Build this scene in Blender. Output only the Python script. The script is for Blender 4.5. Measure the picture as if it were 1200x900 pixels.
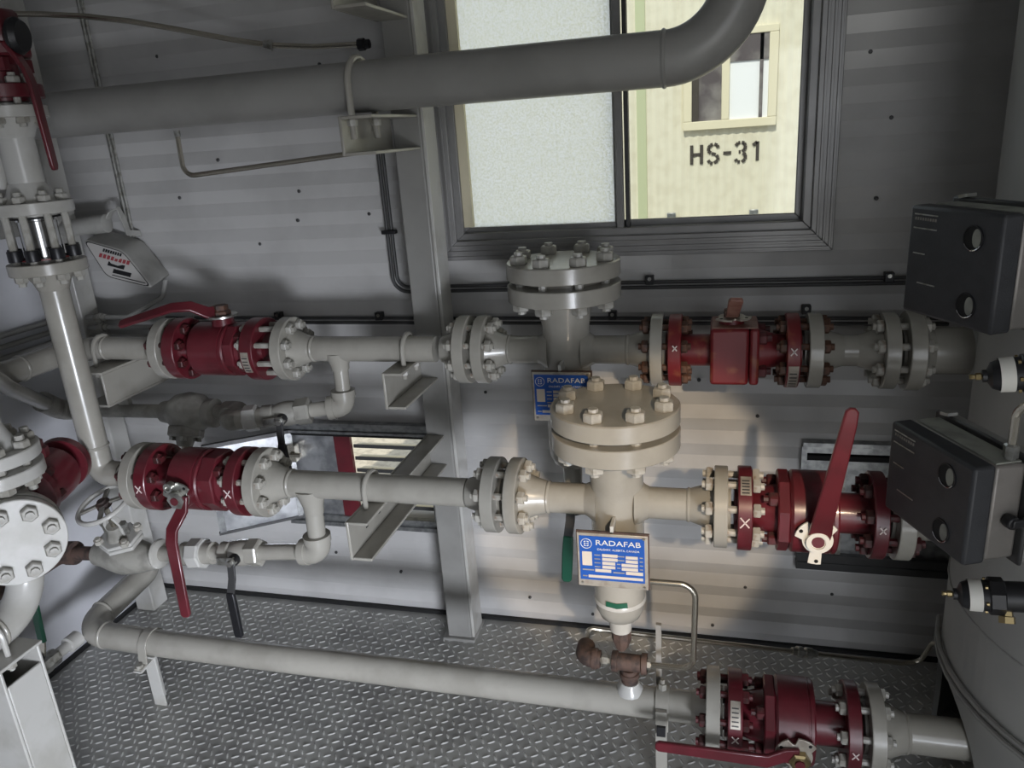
import bpy, math, random
from mathutils import Vector, Matrix, Quaternion

random.seed(7)
PI = math.pi
S = bpy.context.scene
COL = S.collection
for o in list(bpy.data.objects):
    bpy.data.objects.remove(o)

# ---------------------------------------------------------------- camera
cam_data = bpy.data.cameras.new('camera')
cam_data.sensor_width = 36.0
cam_data.lens = 27.0
cam_data.clip_start = 0.02
cam = bpy.data.objects.new('camera', cam_data)
COL.objects.link(cam)
right = Vector((0.96631, 0.24818, -0.06821))
down = Vector((0.01469, -0.31774, -0.94806))
fwd = Vector((-0.25696, 0.91512, -0.31068))
cam.matrix_world = Matrix(((right.x, -down.x, -fwd.x, 0.0),
                           (right.y, -down.y, -fwd.y, 0.0),
                           (right.z, -down.z, -fwd.z, 1.65),
                           (0, 0, 0, 1)))
S.camera = cam

# ---------------------------------------------------------------- world, sun, lights, exposure
W = bpy.data.worlds.new('sky')
S.world = W
W.use_nodes = True
wn = W.node_tree
bg = wn.nodes['Background']
bg.inputs['Color'].default_value = (0.80, 0.88, 1.0, 1)
bg.inputs['Strength'].default_value = 0.72


def light(name, kind, loc, target, energy, color, **kw):
    d = bpy.data.lights.new(name, kind)
    d.energy = energy
    d.color = color
    for k, v in kw.items():
        setattr(d, k, v)
    o = bpy.data.objects.new(name, d)
    COL.objects.link(o)
    o.location = loc
    o.rotation_euler = (Vector(target) - Vector(loc)).to_track_quat('-Z', 'Y').to_euler()
    return o


light('sun', 'SUN', (0, -3, 9), (1.2, 5, 0.0), 2.35, (1.0, 0.95, 0.86), angle=0.01)
# daylight through the open doorway behind the photographer
light('doorway_daylight', 'AREA', (0.95, -1.02, 0.46), (-1.55, 1.85, 0.06), 11.5, (0.86, 0.90, 1.0),
      shape='RECTANGLE', size=0.75, size_y=0.5, spread=math.radians(58))
light('doorway_sky', 'AREA', (0.90, -1.08, 1.15), (-0.3, 2.2, 1.1), 10, (0.95, 0.97, 1.0),  # added soft fill lamp, lifts the room and the pipe fronts
      shape='RECTANGLE', size=1.1, size_y=1.8)
# low warm sunbeam reaching in past the door post
light('warm_sunbeam', 'SPOT', (0.62, -0.80, 2.10), (-0.20, 2.0, 0.58), 165, (1.0, 0.79, 0.56),
      spot_size=math.radians(16), spot_blend=0.25, shadow_soft_size=0.03)

S.view_settings.view_transform = 'Standard'
S.view_settings.look = 'None'
S.view_settings.gamma = 1.0
S.view_settings.use_curve_mapping = False
S.view_settings.exposure = 0.38


# ---------------------------------------------------------------- materials
def srgb(r, g, b):
    f = lambda c: (c / 255 / 12.92) if c <= 10 else ((c / 255 + 0.055) / 1.055) ** 2.4
    return (f(r), f(g), f(b), 1)


def mat(name, col, rough=0.5, metal=0.0, col2=None, scale=20.0, lo=0.45, hi=0.62, bump=0.0, bscale=90.0,
        coat=0.0, detail=6.0):
    m = bpy.data.materials.new(name)
    m.use_nodes = True
    nt = m.node_tree
    p = nt.nodes['Principled BSDF']
    p.inputs['Base Color'].default_value = col
    p.inputs['Roughness'].default_value = rough
    p.inputs['Metallic'].default_value = metal
    if coat:
        p.inputs['Coat Weight'].default_value = coat
        p.inputs['Coat Roughness'].default_value = 0.12
    tc = nt.nodes.new('ShaderNodeTexCoord')
    if col2:
        n = nt.nodes.new('ShaderNodeTexNoise')
        n.inputs['Scale'].default_value = scale
        n.inputs['Detail'].default_value = detail
        r = nt.nodes.new('ShaderNodeValToRGB')
        r.color_ramp.elements[0].position = lo
        r.color_ramp.elements[1].position = hi
        r.color_ramp.elements[0].color = col
        r.color_ramp.elements[1].color = col2
        nt.links.new(tc.outputs['Object'], n.inputs['Vector'])
        nt.links.new(n.outputs['Fac'], r.inputs['Fac'])
        nt.links.new(r.outputs['Color'], p.inputs['Base Color'])
    if bump:
        n2 = nt.nodes.new('ShaderNodeTexNoise')
        n2.inputs['Scale'].default_value = bscale
        n2.inputs['Detail'].default_value = 3
        b = nt.nodes.new('ShaderNodeBump')
        b.inputs['Strength'].default_value = bump
        b.inputs['Distance'].default_value = 0.002
        nt.links.new(tc.outputs['Object'], n2.inputs['Vector'])
        nt.links.new(n2.outputs['Fac'], b.inputs['Height'])
        nt.links.new(b.outputs['Normal'], p.inputs['Normal'])
    return m


M = {}
M['wall'] = mat('wall_paint', srgb(190, 189, 187), 0.30, col2=srgb(180, 179, 177), scale=5, bump=0.05, bscale=40)
M['wall_left'] = mat('wall_left_paint', srgb(205, 206, 210), 0.38, col2=srgb(196, 197, 201), scale=3, bump=0.04)
M['ceiling'] = mat('ceiling_paint', srgb(175, 175, 175), 0.5)
M['floor'] = mat('tread_plate', srgb(172, 172, 168), 0.34, 0.1, col2=srgb(152, 152, 149), scale=7, bump=0.06)
M['lug'] = mat('tread_lug', srgb(206, 206, 202), 0.22, 0.2, col2=srgb(180, 180, 177), scale=9)
M['grey'] = mat('grey_paint', srgb(162, 159, 150), 0.27, col2=srgb(151, 148, 139), scale=9, bump=0.06, bscale=60, coat=0.25)
M['greyd'] = mat('grey_paint_steel', srgb(146, 145, 141), 0.34, col2=srgb(137, 136, 132), scale=7, bump=0.05)
M['greywhite'] = mat('white_grey_paint', srgb(190, 189, 184), 0.27, col2=srgb(176, 174, 167), scale=9, bump=0.06, coat=0.2)
M['vessel'] = mat('vessel_paint', srgb(168, 168, 164), 0.5, col2=srgb(158, 158, 155), scale=4, bump=0.12, bscale=120)
M['red'] = mat('red_paint', srgb(98, 32, 41), 0.33, col2=srgb(86, 29, 36), scale=12, bump=0.08, bscale=70, coat=0.2)
M['tan'] = mat('worn_tan_paint', srgb(150, 112, 98), 0.45, col2=srgb(128, 84, 74), scale=30)
M['redworn'] = mat('worn_red_paint', srgb(112, 32, 37), 0.4, col2=srgb(140, 84, 60), scale=26, lo=0.55, hi=0.75, bump=0.1)
M['nut'] = mat('painted_nut', srgb(168, 165, 156), 0.4, col2=srgb(120, 96, 76), scale=45, lo=0.56, hi=0.75)
M['nutgrey'] = mat('grey_nut', srgb(172, 170, 163), 0.4, col2=srgb(150, 147, 138), scale=40)
M['nutrust'] = mat('rusty_nut', srgb(92, 62, 46), 0.65, col2=srgb(60, 46, 40), scale=50, bump=0.2)
M['nutred'] = mat('dark_red_nut', srgb(84, 30, 34), 0.55, col2=srgb(58, 34, 32), scale=40, bump=0.1)
M['rust'] = mat('rusty_iron', srgb(86, 68, 60), 0.7, col2=srgb(56, 46, 43), scale=40, bump=0.25)
M['cast'] = mat('cast_grey', srgb(150, 148, 140), 0.5, col2=srgb(128, 126, 119), scale=20, bump=0.25, bscale=110)
M['steel'] = mat('stainless', srgb(190, 184, 170), 0.25, 0.95)
M['chrome'] = mat('chrome', srgb(205, 205, 205), 0.12, 1.0)
M['zinc'] = mat('zinc', srgb(185, 185, 180), 0.32, 0.85, col2=srgb(150, 148, 140), scale=60)
M['brass'] = mat('brass', srgb(150, 134, 98), 0.32, 0.95)
M['black'] = mat('black_plastic', srgb(26, 26, 29), 0.42, bump=0.05)
M['dark'] = mat('dark_void', srgb(18, 18, 18), 0.8)
M['ctrl'] = mat('controller_lid', srgb(54, 55, 58), 0.5, col2=srgb(49, 50, 53), scale=30, bump=0.2, bscale=400)
M['ctrlcase'] = mat('controller_case', srgb(140, 135, 130), 0.42, 0.3, col2=srgb(128, 124, 119), scale=14)
M['dust'] = mat('dusty_top', srgb(150, 152, 142), 0.7, col2=srgb(125, 126, 120), scale=18)
M['white'] = mat('white_label', srgb(222, 220, 212), 0.5)
M['chalk'] = mat('chalk', srgb(228, 214, 210), 0.9)
M['blue'] = mat('blue_enamel', srgb(32, 84, 168), 0.35)
M['platem'] = mat('plate_metal', srgb(188, 182, 170), 0.4, 0.5, col2=srgb(168, 158, 146), scale=40)
M['stamp'] = mat('stamped_field', srgb(205, 196, 182), 0.5)
M['green'] = mat('green_vinyl', srgb(24, 84, 62), 0.45)
M['alu'] = mat('window_aluminium', srgb(142, 141, 140), 0.36, 0.25, col2=srgb(130, 129, 128), scale=6)
M['galv'] = mat('galvanised', srgb(176, 178, 178), 0.3, 0.8, col2=srgb(140, 142, 143), scale=45, lo=0.4, hi=0.65, bump=0.2, bscale=60)
M['foil'] = mat('crinkled_foil', srgb(196, 198, 200), 0.28, 0.75, col2=srgb(150, 152, 155), scale=14, bump=0.9, bscale=22)
M['darkgrey'] = mat('dark_rail', srgb(70, 70, 70), 0.45, 0.3)
M['cream'] = mat('cream_siding', srgb(226, 221, 200), 0.6, col2=srgb(218, 212, 190), scale=14)
M['creamtrim'] = mat('cream_trim', srgb(226, 218, 190), 0.6)
M['greenstrip'] = mat('pale_green_strip', srgb(190, 196, 160), 0.6)
M['stencil'] = mat('stencil_black', srgb(66, 60, 54), 0.7)
M['gravel'] = mat('gravel', srgb(196, 188, 168), 0.9, col2=srgb(172, 164, 146), scale=30, bump=0.5)
M['dwin'] = mat('far_window', srgb(96, 90, 92), 0.1, col2=srgb(150, 146, 142), scale=5)
M['brightwin'] = mat('far_window_blind', srgb(246, 248, 250), 0.3)
M['rubber'] = mat('seal', srgb(22, 22, 22), 0.7)
M['redtext'] = mat('red_print', srgb(150, 60, 66), 0.6)
M['signface'] = mat('sign_face', srgb(176, 174, 170), 0.4)
M['lampwhite'] = mat('lamp_housing', srgb(168, 167, 162), 0.45, col2=srgb(154, 153, 148), scale=12)


def glass_mat(name, dirt):
    m = bpy.data.materials.new(name)
    m.use_nodes = True
    nt = m.node_tree
    nt.nodes.clear()
    out = nt.nodes.new('ShaderNodeOutputMaterial')
    tr = nt.nodes.new('ShaderNodeBsdfTransparent')
    tr.inputs['Color'].default_value = (0.93, 0.95, 0.93, 1)
    gl = nt.nodes.new('ShaderNodeBsdfGlossy')
    gl.inputs['Roughness'].default_value = 0.05
    fr = nt.nodes.new('ShaderNodeFresnel')
    fr.inputs['IOR'].default_value = 1.4
    mx = nt.nodes.new('ShaderNodeMixShader')
    nt.links.new(fr.outputs[0], mx.inputs[0])
    nt.links.new(tr.outputs[0], mx.inputs[1])
    nt.links.new(gl.outputs[0], mx.inputs[2])
    if dirt:
        tl = nt.nodes.new('ShaderNodeBsdfTranslucent')
        tl.inputs['Color'].default_value = (0.86, 0.88, 0.78, 1)
        df = nt.nodes.new('ShaderNodeBsdfRefraction')
        df.inputs['Roughness'].default_value = 0.55
        df.inputs['IOR'].default_value = 1.02
        tc = nt.nodes.new('ShaderNodeTexCoord')
        n = nt.nodes.new('ShaderNodeTexNoise')
        n.inputs['Scale'].default_value = 170
        n.inputs['Detail'].default_value = 3
        rp = nt.nodes.new('ShaderNodeValToRGB')
        rp.color_ramp.elements[0].position = 0.42
        rp.color_ramp.elements[1].position = 0.62
        rp.color_ramp.elements[0].color = (0.35, 0.35, 0.35, 1)
        rp.color_ramp.elements[1].color = (0.85, 0.85, 0.85, 1)
        m2 = nt.nodes.new('ShaderNodeMixShader')
        nt.links.new(tc.outputs['Object'], n.inputs['Vector'])
        nt.links.new(n.outputs['Fac'], rp.inputs['Fac'])
        nt.links.new(rp.outputs['Color'], m2.inputs[0])
        nt.links.new(df.outputs[0], m2.inputs[1])
        nt.links.new(tl.outputs[0], m2.inputs[2])
        m3 = nt.nodes.new('ShaderNodeMixShader')
        m3.inputs[0].default_value = 0.12
        nt.links.new(m2.outputs[0], m3.inputs[1])
        nt.links.new(mx.outputs[0], m3.inputs[2])
        nt.links.new(m3.outputs[0], out.inputs[0])
    else:
        nt.links.new(mx.outputs[0], out.inputs[0])
    return m


M['glass'] = glass_mat('clear_glass', False)
M['frost'] = glass_mat('dirty_frosted_glass', True)


# ---------------------------------------------------------------- mesh helpers
V = Vector
X_, Y_, Z_ = V((1, 0, 0)), V((0, 1, 0)), V((0, 0, 1))


def frame(axis):
    a = V(axis).normalized()
    h = Z_ if abs(a.z) < 0.9 else X_
    u = h.cross(a).normalized()
    return a, u, a.cross(u)


class MB:
    def __init__(s):
        s.v = []
        s.f = []

    def add(s, vs, fs):
        b = len(s.v)
        s.v += [V(p) for p in vs]
        s.f += [tuple(i + b for i in f) for f in fs]
        return s

    def box(s, lo, hi, R=None, piv=None):
        x0, y0, z0 = lo
        x1, y1, z1 = hi
        vs = [V(p) for p in ((x0, y0, z0), (x1, y0, z0), (x1, y1, z0), (x0, y1, z0),
                             (x0, y0, z1), (x1, y0, z1), (x1, y1, z1), (x0, y1, z1))]
        if R is not None:
            pv = V(piv) if piv is not None else (V(lo) + V(hi)) / 2
            vs = [R @ (p - pv) + pv for p in vs]
        return s.add(vs, [(0, 3, 2, 1), (4, 5, 6, 7), (0, 1, 5, 4), (1, 2, 6, 5), (2, 3, 7, 6), (3, 0, 4, 7)])

    def obox(s, c, ax, ay, az, sx, sy, sz):
        c = V(c)
        vs = []
        for k in (-1, 1):
            for i, j in ((-1, -1), (1, -1), (1, 1), (-1, 1)):
                vs.append(c + ax * (i * sx / 2) + ay * (j * sy / 2) + az * (k * sz / 2))
        return s.add(vs, [(0, 3, 2, 1), (4, 5, 6, 7), (0, 1, 5, 4), (1, 2, 6, 5), (2, 3, 7, 6), (3, 0, 4, 7)])

    def lathe(s, o, axis, prof, n=28, ph=0.0, cap=True):
        a, u, w = frame(axis)
        o = V(o)
        vs = []
        fs = []
        for r, h in prof:
            for k in range(n):
                t = 2 * PI * k / n + ph
                vs.append(o + a * h + (u * math.cos(t) + w * math.sin(t)) * r)
        for i in range(len(prof) - 1):
            for k in range(n):
                k2 = (k + 1) % n
                fs.append((i * n + k, i * n + k2, (i + 1) * n + k2, (i + 1) * n + k))
        if cap:
            fs.append(tuple(range(n - 1, -1, -1)))
            b = (len(prof) - 1) * n
            fs.append(tuple(range(b, b + n)))
        return s.add(vs, fs)

    def cyl(s, p0, p1, r0, r1=None, n=20, ph=0.0):
        d = V(p1) - V(p0)
        return s.lathe(p0, d, [(r0, 0), (r0 if r1 is None else r1, d.length)], n, ph)

    def tube(s, path, r, n=12, closed=False):
        P = [V(p) for p in path]
        vs = []
        fs = []
        m = len(P)
        T = []
        for i in range(m):
            a = P[i - 1] if (i or closed) else P[i]
            b = P[(i + 1) % m] if (i < m - 1 or closed) else P[i]
            T.append((b - a).normalized())
        _, u, w = frame(T[0])
        for i in range(m):
            if i:
                q = T[i - 1].rotation_difference(T[i])
                u = q @ u
            u = (u - T[i] * u.dot(T[i])).normalized()
            w = T[i].cross(u)
            rr = r[i] if isinstance(r, (list, tuple)) else r
            for k in range(n):
                t = 2 * PI * k / n
                vs.append(P[i] + (u * math.cos(t) + w * math.sin(t)) * rr)
        last = m if closed else m - 1
        for i in range(last):
            j = (i + 1) % m
            for k in range(n):
                k2 = (k + 1) % n
                fs.append((i * n + k, i * n + k2, j * n + k2, j * n + k))
        if not closed:
            fs.append(tuple(range(n - 1, -1, -1)))
            b = (m - 1) * n
            fs.append(tuple(range(b, b + n)))
        return s.add(vs, fs)

    def bar(s, path, widths, th, wdir):
        P = [V(p) for p in path]
        m = len(P)
        vs = []
        fs = []
        wd = V(wdir).normalized()
        for i in range(m):
            a = P[max(0, i - 1)]
            b = P[min(m - 1, i + 1)]
            t = (b - a).normalized()
            ww = (wd - t * wd.dot(t)).normalized()
            nn = t.cross(ww)
            w = widths[i] if isinstance(widths, (list, tuple)) else widths
            for i1, j1 in ((-1, -1), (1, -1), (1, 1), (-1, 1)):
                vs.append(P[i] + ww * (i1 * w / 2) + nn * (j1 * th / 2))
        for i in range(m - 1):
            for k in range(4):
                k2 = (k + 1) % 4
                fs.append((i * 4 + k, i * 4 + k2, (i + 1) * 4 + k2, (i + 1) * 4 + k))
        fs.append((3, 2, 1, 0))
        b = (m - 1) * 4
        fs.append((b, b + 1, b + 2, b + 3))
        return s.add(vs, fs)

    def poly(s, pts, ext):
        """closed outline in 3D, extruded along ext"""
        P = [V(p) for p in pts]
        n = len(P)
        e = V(ext)
        return s.add(P + [p + e for p in P],
                     [tuple(range(n - 1, -1, -1)), tuple(range(n, 2 * n))] +
                     [(k, (k + 1) % n, n + (k + 1) % n, n + k) for k in range(n)])

    def sphere(s, c, r, n=16, m=9, sc=(1, 1, 1)):
        c = V(c)
        vs = [c + V((0, 0, -r * sc[2]))]
        fs = []
        for i in range(1, m):
            t = -PI / 2 + PI * i / m
            for k in range(n):
                p = 2 * PI * k / n
                vs.append(c + V((math.cos(t) * math.cos(p) * r * sc[0], math.cos(t) * math.sin(p) * r * sc[1], math.sin(t) * r * sc[2])))
        vs.append(c + V((0, 0, r * sc[2])))
        for k in range(n):
            fs.append((0, 1 + (k + 1) % n, 1 + k))
        for i in range(m - 2):
            for k in range(n):
                a = 1 + i * n
                fs.append((a + k, a + (k + 1) % n, a + n + (k + 1) % n, a + n + k))
        a = 1 + (m - 2) * n
        for k in range(n):
            fs.append((a + k, a + (k + 1) % n, len(vs) - 1))
        return s.add(vs, fs)

    def mesh(s, name, material, off=V((0, 0, 0)), angle=35):
        me = bpy.data.meshes.new(name)
        me.from_pydata([tuple(p - off) for p in s.v], [], s.f)
        me.materials.append(M[material])
        me.shade_smooth()
        me.set_sharp_from_angle(angle=math.radians(angle))
        return me

    def build(s, name, material, parent=None, bevel=0.0, angle=35):
        if parent is not None:
            off = wloc(parent)
        else:
            lo = [min(p[i] for p in s.v) for i in range(3)]
            hi = [max(p[i] for p in s.v) for i in range(3)]
            off = V(((lo[0] + hi[0]) / 2, (lo[1] + hi[1]) / 2, lo[2]))
        o = bpy.data.objects.new(name, s.mesh(name, material, off, angle))
        COL.objects.link(o)
        if parent is not None:
            o.parent = parent
        else:
            o.location = off
        if bevel:
            b = o.modifiers.new('bevel', 'BEVEL')
            b.width = bevel
            b.segments = 2
            b.limit_method = 'ANGLE'
            b.angle_limit = math.radians(50)
        return o


def wloc(o):
    v = V(o.location)
    while o.parent:
        o = o.parent
        v += V(o.location)
    return v


def thing(name, label, cat, loc, group=None):
    o = bpy.data.objects.new(name, None)
    o.empty_display_size = 0.05
    COL.objects.link(o)
    o.location = loc
    o['label'] = label
    o['category'] = cat
    if group:
        o['group'] = group
    return o


def tag(o, label, cat, group=None):
    o['label'] = label
    o['category'] = cat
    if group:
        o['group'] = group
    return o


def struct(o, label):
    o['kind'] = 'structure'
    o['label'] = label
    o['category'] = o.name.split('_')[0]
    return o


def place(name, me, parent, loc, zdir=None):
    o = bpy.data.objects.new(name, me)
    COL.objects.link(o)
    o.parent = parent
    o.location = V(loc) - wloc(parent)
    if zdir is not None:
        o.rotation_euler = V(zdir).to_track_quat('Z', 'Y').to_euler()
    return o


def fillet(pts, rad, k=6):
    P = [V(p) for p in pts]
    out = [P[0]]
    for i in range(1, len(P) - 1):
        a, b, c = P[i - 1], P[i], P[i + 1]
        d1, d2 = (a - b), (c - b)
        ang = d1.angle(d2)
        cut = min(rad / math.tan(ang / 2), d1.length * 0.49, d2.length * 0.49)
        r = cut * math.tan(ang / 2)
        d1.normalize()
        d2.normalize()
        bis = (d1 + d2).normalized()
        ctr = b + bis * (r / math.sin(ang / 2))
        s, e = b + d1 * cut, b + d2 * cut
        v0, v1 = s - ctr, e - ctr
        ax = v0.cross(v1).normalized()
        tot = v0.angle(v1)
        for j in range(k + 1):
            out.append(ctr + Quaternion(ax, tot * j / k) @ v0)
    out.append(P[-1])
    return out


_stud = {}


def stud_mesh(L, r, nut, material, over):
    key = (round(L, 4), r, nut, material, over)
    if key not in _stud:
        m = MB()
        h = nut * 0.95
        m.cyl((0, 0, -L / 2 - h - over), (0, 0, L / 2 + h + over), r, n=8)
        for sgn in (-1, 1):
            a = sgn * L / 2
            m.lathe((0, 0, min(a, a + sgn * h)), Z_, [(nut * 0.92, 0), (nut, h * 0.12), (nut, h * 0.85), (nut * 0.86, h)] if sgn > 0
                    else [(nut * 0.86, 0), (nut, h * 0.15), (nut, h * 0.88), (nut * 0.92, h)], 6)
        _stud[key] = m.mesh('stud_bolt', material)
    return _stud[key]


def studs(parent, c0, c1, R, n, material='nut', r=0.0085, nut=0.0165, over=0.008, ph=PI / 8, skip=()):
    c0, c1 = V(c0), V(c1)
    d = c1 - c0
    a, u, w = frame(d)
    me = stud_mesh(d.length, r, nut, material, over)
    mid = (c0 + c1) / 2
    for k in range(n):
        if k in skip:
            continue
        t = 2 * PI * k / n + ph
        place('stud_bolt', me, parent, mid + (u * math.cos(t) + w * math.sin(t)) * R, d)


def neck_flange(parent, face, d, R, th=0.032, pr=0.0365, hub=0.058, material='grey', name='flange', rf=0.56):
    """weld neck flange: face plane point, d = direction of the neck"""
    d = V(d).normalized()
    m = MB()
    m.lathe(V(face), d, [(R * rf, 0), (R * rf, 0.007), (R - 0.0015, 0.007), (R, 0.009), (R, th + 0.005), (R - 0.002, th + 0.007),
                         (pr * 1.62, th + 0.007), (pr * 1.25, th + hub * 0.62), (pr * 1.06, th + hub), (pr, th + hub + 0.004)], 40)
    return m.build(name, material, parent)


def weld(parent, c, d, r):
    d = V(d).normalized()
    MB().lathe(V(c) - d * 0.005, d, [(r, 0), (r + 0.0022, 0.002), (r + 0.0032, 0.005), (r + 0.0022, 0.008), (r, 0.010)], 24).build('weld_bead', 'grey', parent)


def text_mesh(txt, size, material, ext=0.0004, space=1.0):
    c = bpy.data.curves.new('lettering', 'FONT')
    c.body = txt
    c.size = size
    c.extrude = ext
    c.align_x = 'CENTER'
    c.align_y = 'CENTER'
    c.space_character = space
    c.resolution_u = 3
    o = bpy.data.objects.new('lettering', c)
    COL.objects.link(o)
    dg = bpy.context.evaluated_depsgraph_get()
    me = bpy.data.meshes.new_from_object(o.evaluated_get(dg))
    bpy.data.objects.remove(o)
    me.materials.clear()
    me.materials.append(M[material])
    return me


def put_text(parent, txt, size, loc, material, sx=1.0, name='lettering'):
    """text facing -Y"""
    o = bpy.data.objects.new(name, text_mesh(txt, size, material))
    COL.objects.link(o)
    o.parent = parent
    o.location = V(loc) - wloc(parent)
    o.rotation_euler = (PI / 2, 0, 0)
    o.scale = (sx, 1, 1)
    return o


# ================================================================= SETTING
YB = 2.25          # inner face of the back wall
XL = -2.18         # left wall
XR, YF, ZC = 2.0, -1.15, 2.55
openings = [(-0.80, 0.28, 1.31, 2.22), (-1.29, -0.93, 0.385, 0.70)]

wall = bpy.data.objects.new('wall_back', None)
COL.objects.link(wall)
wall.location = (0, YB, 0)
struct(wall, 'pale grey wall of horizontal ribbed metal siding behind the piping')
per = 0.083
z = 0.0
cache = {}
while z < ZC:
    z1 = min(z + per, ZC)
    cuts = {z, z1}
    for (a, b, c, d) in openings:
        for q in (c, d):
            if z < q < z1:
                cuts.add(q)
    cuts = sorted(cuts)
    for c0, c1 in zip(cuts[:-1], cuts[1:]):
        mid = (c0 + c1) / 2
        spans = [(XL - 0.05, XR + 0.05)]
        for (a, b, c, d) in openings:
            if c < mid < d:
                ns = []
                for (s0, s1) in spans:
                    if b <= s0 or a >= s1:
                        ns.append((s0, s1))
                        continue
                    if a > s0:
                        ns.append((s0, a))
                    if b < s1:
                        ns.append((b, s1))
                spans = ns

        def prof(zz):
            t = (zz - z) / per
            return -0.010 * (1 - abs(2 * t - 1))
        zs = [c0] + ([z + per / 2] if c0 < z + per / 2 < c1 else []) + [c1]
        for (s0, s1) in spans:
            m = MB()
            pts = [(YB + prof(q), q) for q in zs] + [(YB + 0.05, c1), (YB + 0.05, c0)]
            m.poly([(s0, y, q) for (y, q) in pts], (s1 - s0, 0, 0))
            m.build('siding_strip', 'wall', wall, angle=5)
    z = z1

m = MB().box((XL - 0.06, YF - 0.05, 0), (XL, YB + 0.05, ZC))
struct(m.build('wall_left', 'wall_left'), 'smooth pale left wall behind the riser pipe')
m = MB().box((XR, YF - 0.05, 0), (XR + 0.06, YB + 0.05, ZC))
struct(m.build('wall_right', 'wall_left'), 'pale side wall behind the grey vessel')
m = MB()
m.box((XL, YF - 0.06, 0), (0.30, YF, ZC)).box((1.50, YF - 0.06, 0), (XR, YF, ZC)).box((0.30, YF - 0.06, 2.05), (1.50, YF, ZC))
struct(m.build('wall_front', 'wall_left'), 'wall with an open doorway behind the photographer')
m = MB().box((XL - 0.06, YF - 0.06, ZC), (XR + 0.06, YB + 0.25, ZC + 0.06))
struct(m.build('ceiling', 'ceiling'), 'pale painted ceiling over the piping room')

fl = MB().box((XL, YF - 0.06, -0.05), (XR, YB + 0.03, 0)).build('floor', 'floor')
struct(fl, 'grey steel tread plate floor with raised lugs')
m = MB()
p = 0.0265
for i in range(-82, 46):
    for j in range(9, 86):
        x, y = i * p + 0.003, j * p
        if x < XL + 0.02 or x > 1.2 or y > YB - 0.035 or x + y * 1.9 < -1.4:
            continue
        a = math.radians(32 if (i + j) % 2 == 0 else -58)
        c, s_ = math.cos(a), math.sin(a)
        L, w, h = 0.0122, 0.0036, 0.0022
        vs = []
        for (q, r_, hh) in ((-L, 0, 0), (-L * 0.45, -w, 0), (L * 0.45, -w, 0), (L, 0, 0), (L * 0.45, w, 0), (-L * 0.45, w, 0), (-L * 0.6, 0, h), (L * 0.6, 0, h)):
            vs.append((x + q * c - r_ * s_, y + q * s_ + r_ * c, hh))
        m.add(vs, [(0, 1, 6), (1, 2, 7, 6), (2, 3, 7), (3, 4, 7), (4, 5, 6, 7), (5, 0, 6)])
lg = m.build('tread_lug', 'lug', fl, angle=60)
lg['kind'] = 'stuff'
m = MB().box((XL, YB - 0.018, 0.0), (0.75, YB - 0.004, 0.012))
struct(m.build('trim_1', 'rubber'), 'thin black seal along the foot of the back wall')
m = MB().box((XL, 0.6, 0.0), (XL + 0.014, YB - 0.02, 0.012))
struct(m.build('trim_2', 'rubber'), 'thin black seal along the foot of the left wall')

# ---------------------------------------------------------------- window
win = bpy.data.objects.new('window_1', None)
COL.objects.link(win)
win.location = (-0.26, YB, 1.29)
struct(win, 'aluminium sliding window with a dirty left pane and clear right pane')
wx0, wx1, wz0, wz1 = -0.823, 0.298, 1.29, 2.24


def quad_frame(parent, name, x0, x1, z0, z1, w, y0, y1, material, bevel=0.0):
    """four mitred frame rails"""
    out = [(x0, z0), (x1, z0), (x1, z1), (x0, z1)]
    inn = [(x0 + w, z0 + w), (x1 - w, z0 + w), (x1 - w, z1 - w), (x0 + w, z1 - w)]
    for k in range(4):
        k2 = (k + 1) % 4
        q = [out[k], out[k2], inn[k2], inn[k]]
        MB().poly([(a, y0, b) for a, b in q], (0, y1 - y0, 0)).build(name, material, parent, bevel)


quad_frame(win, 'outer_frame', wx0, wx1, wz0, wz1, 0.058, YB - 0.030, YB + 0.01, 'alu', 0.002)
for k in range(3):
    w0 = 0.006 + k * 0.016
    quad_frame(win, 'frame_groove', wx0 + w0, wx1 - w0, wz0 + w0, wz1 - w0, 0.007, YB - 0.034, YB - 0.029, 'alu', 0.001)
quad_frame(win, 'inner_frame', wx0 + 0.055, wx1 - 0.055, wz0 + 0.055, wz1 - 0.055, 0.024, YB - 0.016, YB + 0.045, 'alu', 0.002)
quad_frame(win, 'sash', -0.748, -0.272, 1.366, 2.165, 0.018, YB + 0.004, YB + 0.026, 'alu', 0.002)
quad_frame(win, 'sash', -0.290, 0.222, 1.366, 2.165, 0.020, YB + 0.030, YB + 0.046, 'alu', 0.002)
MB().box((-0.283, YB - 0.010, 1.36), (-0.262, YB + 0.012, 2.17)).build('mullion', 'alu', win, 0.002)
MB().box((-0.258, YB - 0.002, 1.36), (-0.246, YB + 0.03, 2.17)).build('mullion', 'darkgrey', win, 0.002)
MB().box((-0.735, YB + 0.012, 1.38), (-0.285, YB + 0.016, 2.15)).build('pane', 'frost', win)['label'] = 'dirty speckled glass pane'
MB().box((-0.750, YB - 0.004, 1.386), (-0.716, YB + 0.012, 2.15)).build('sealant_strip', 'creamtrim', win)
MB().box((-0.275, YB + 0.036, 1.384), (0.204, YB + 0.040, 2.15)).build('pane', 'glass', win)['label'] = 'clear glass pane'

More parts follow.
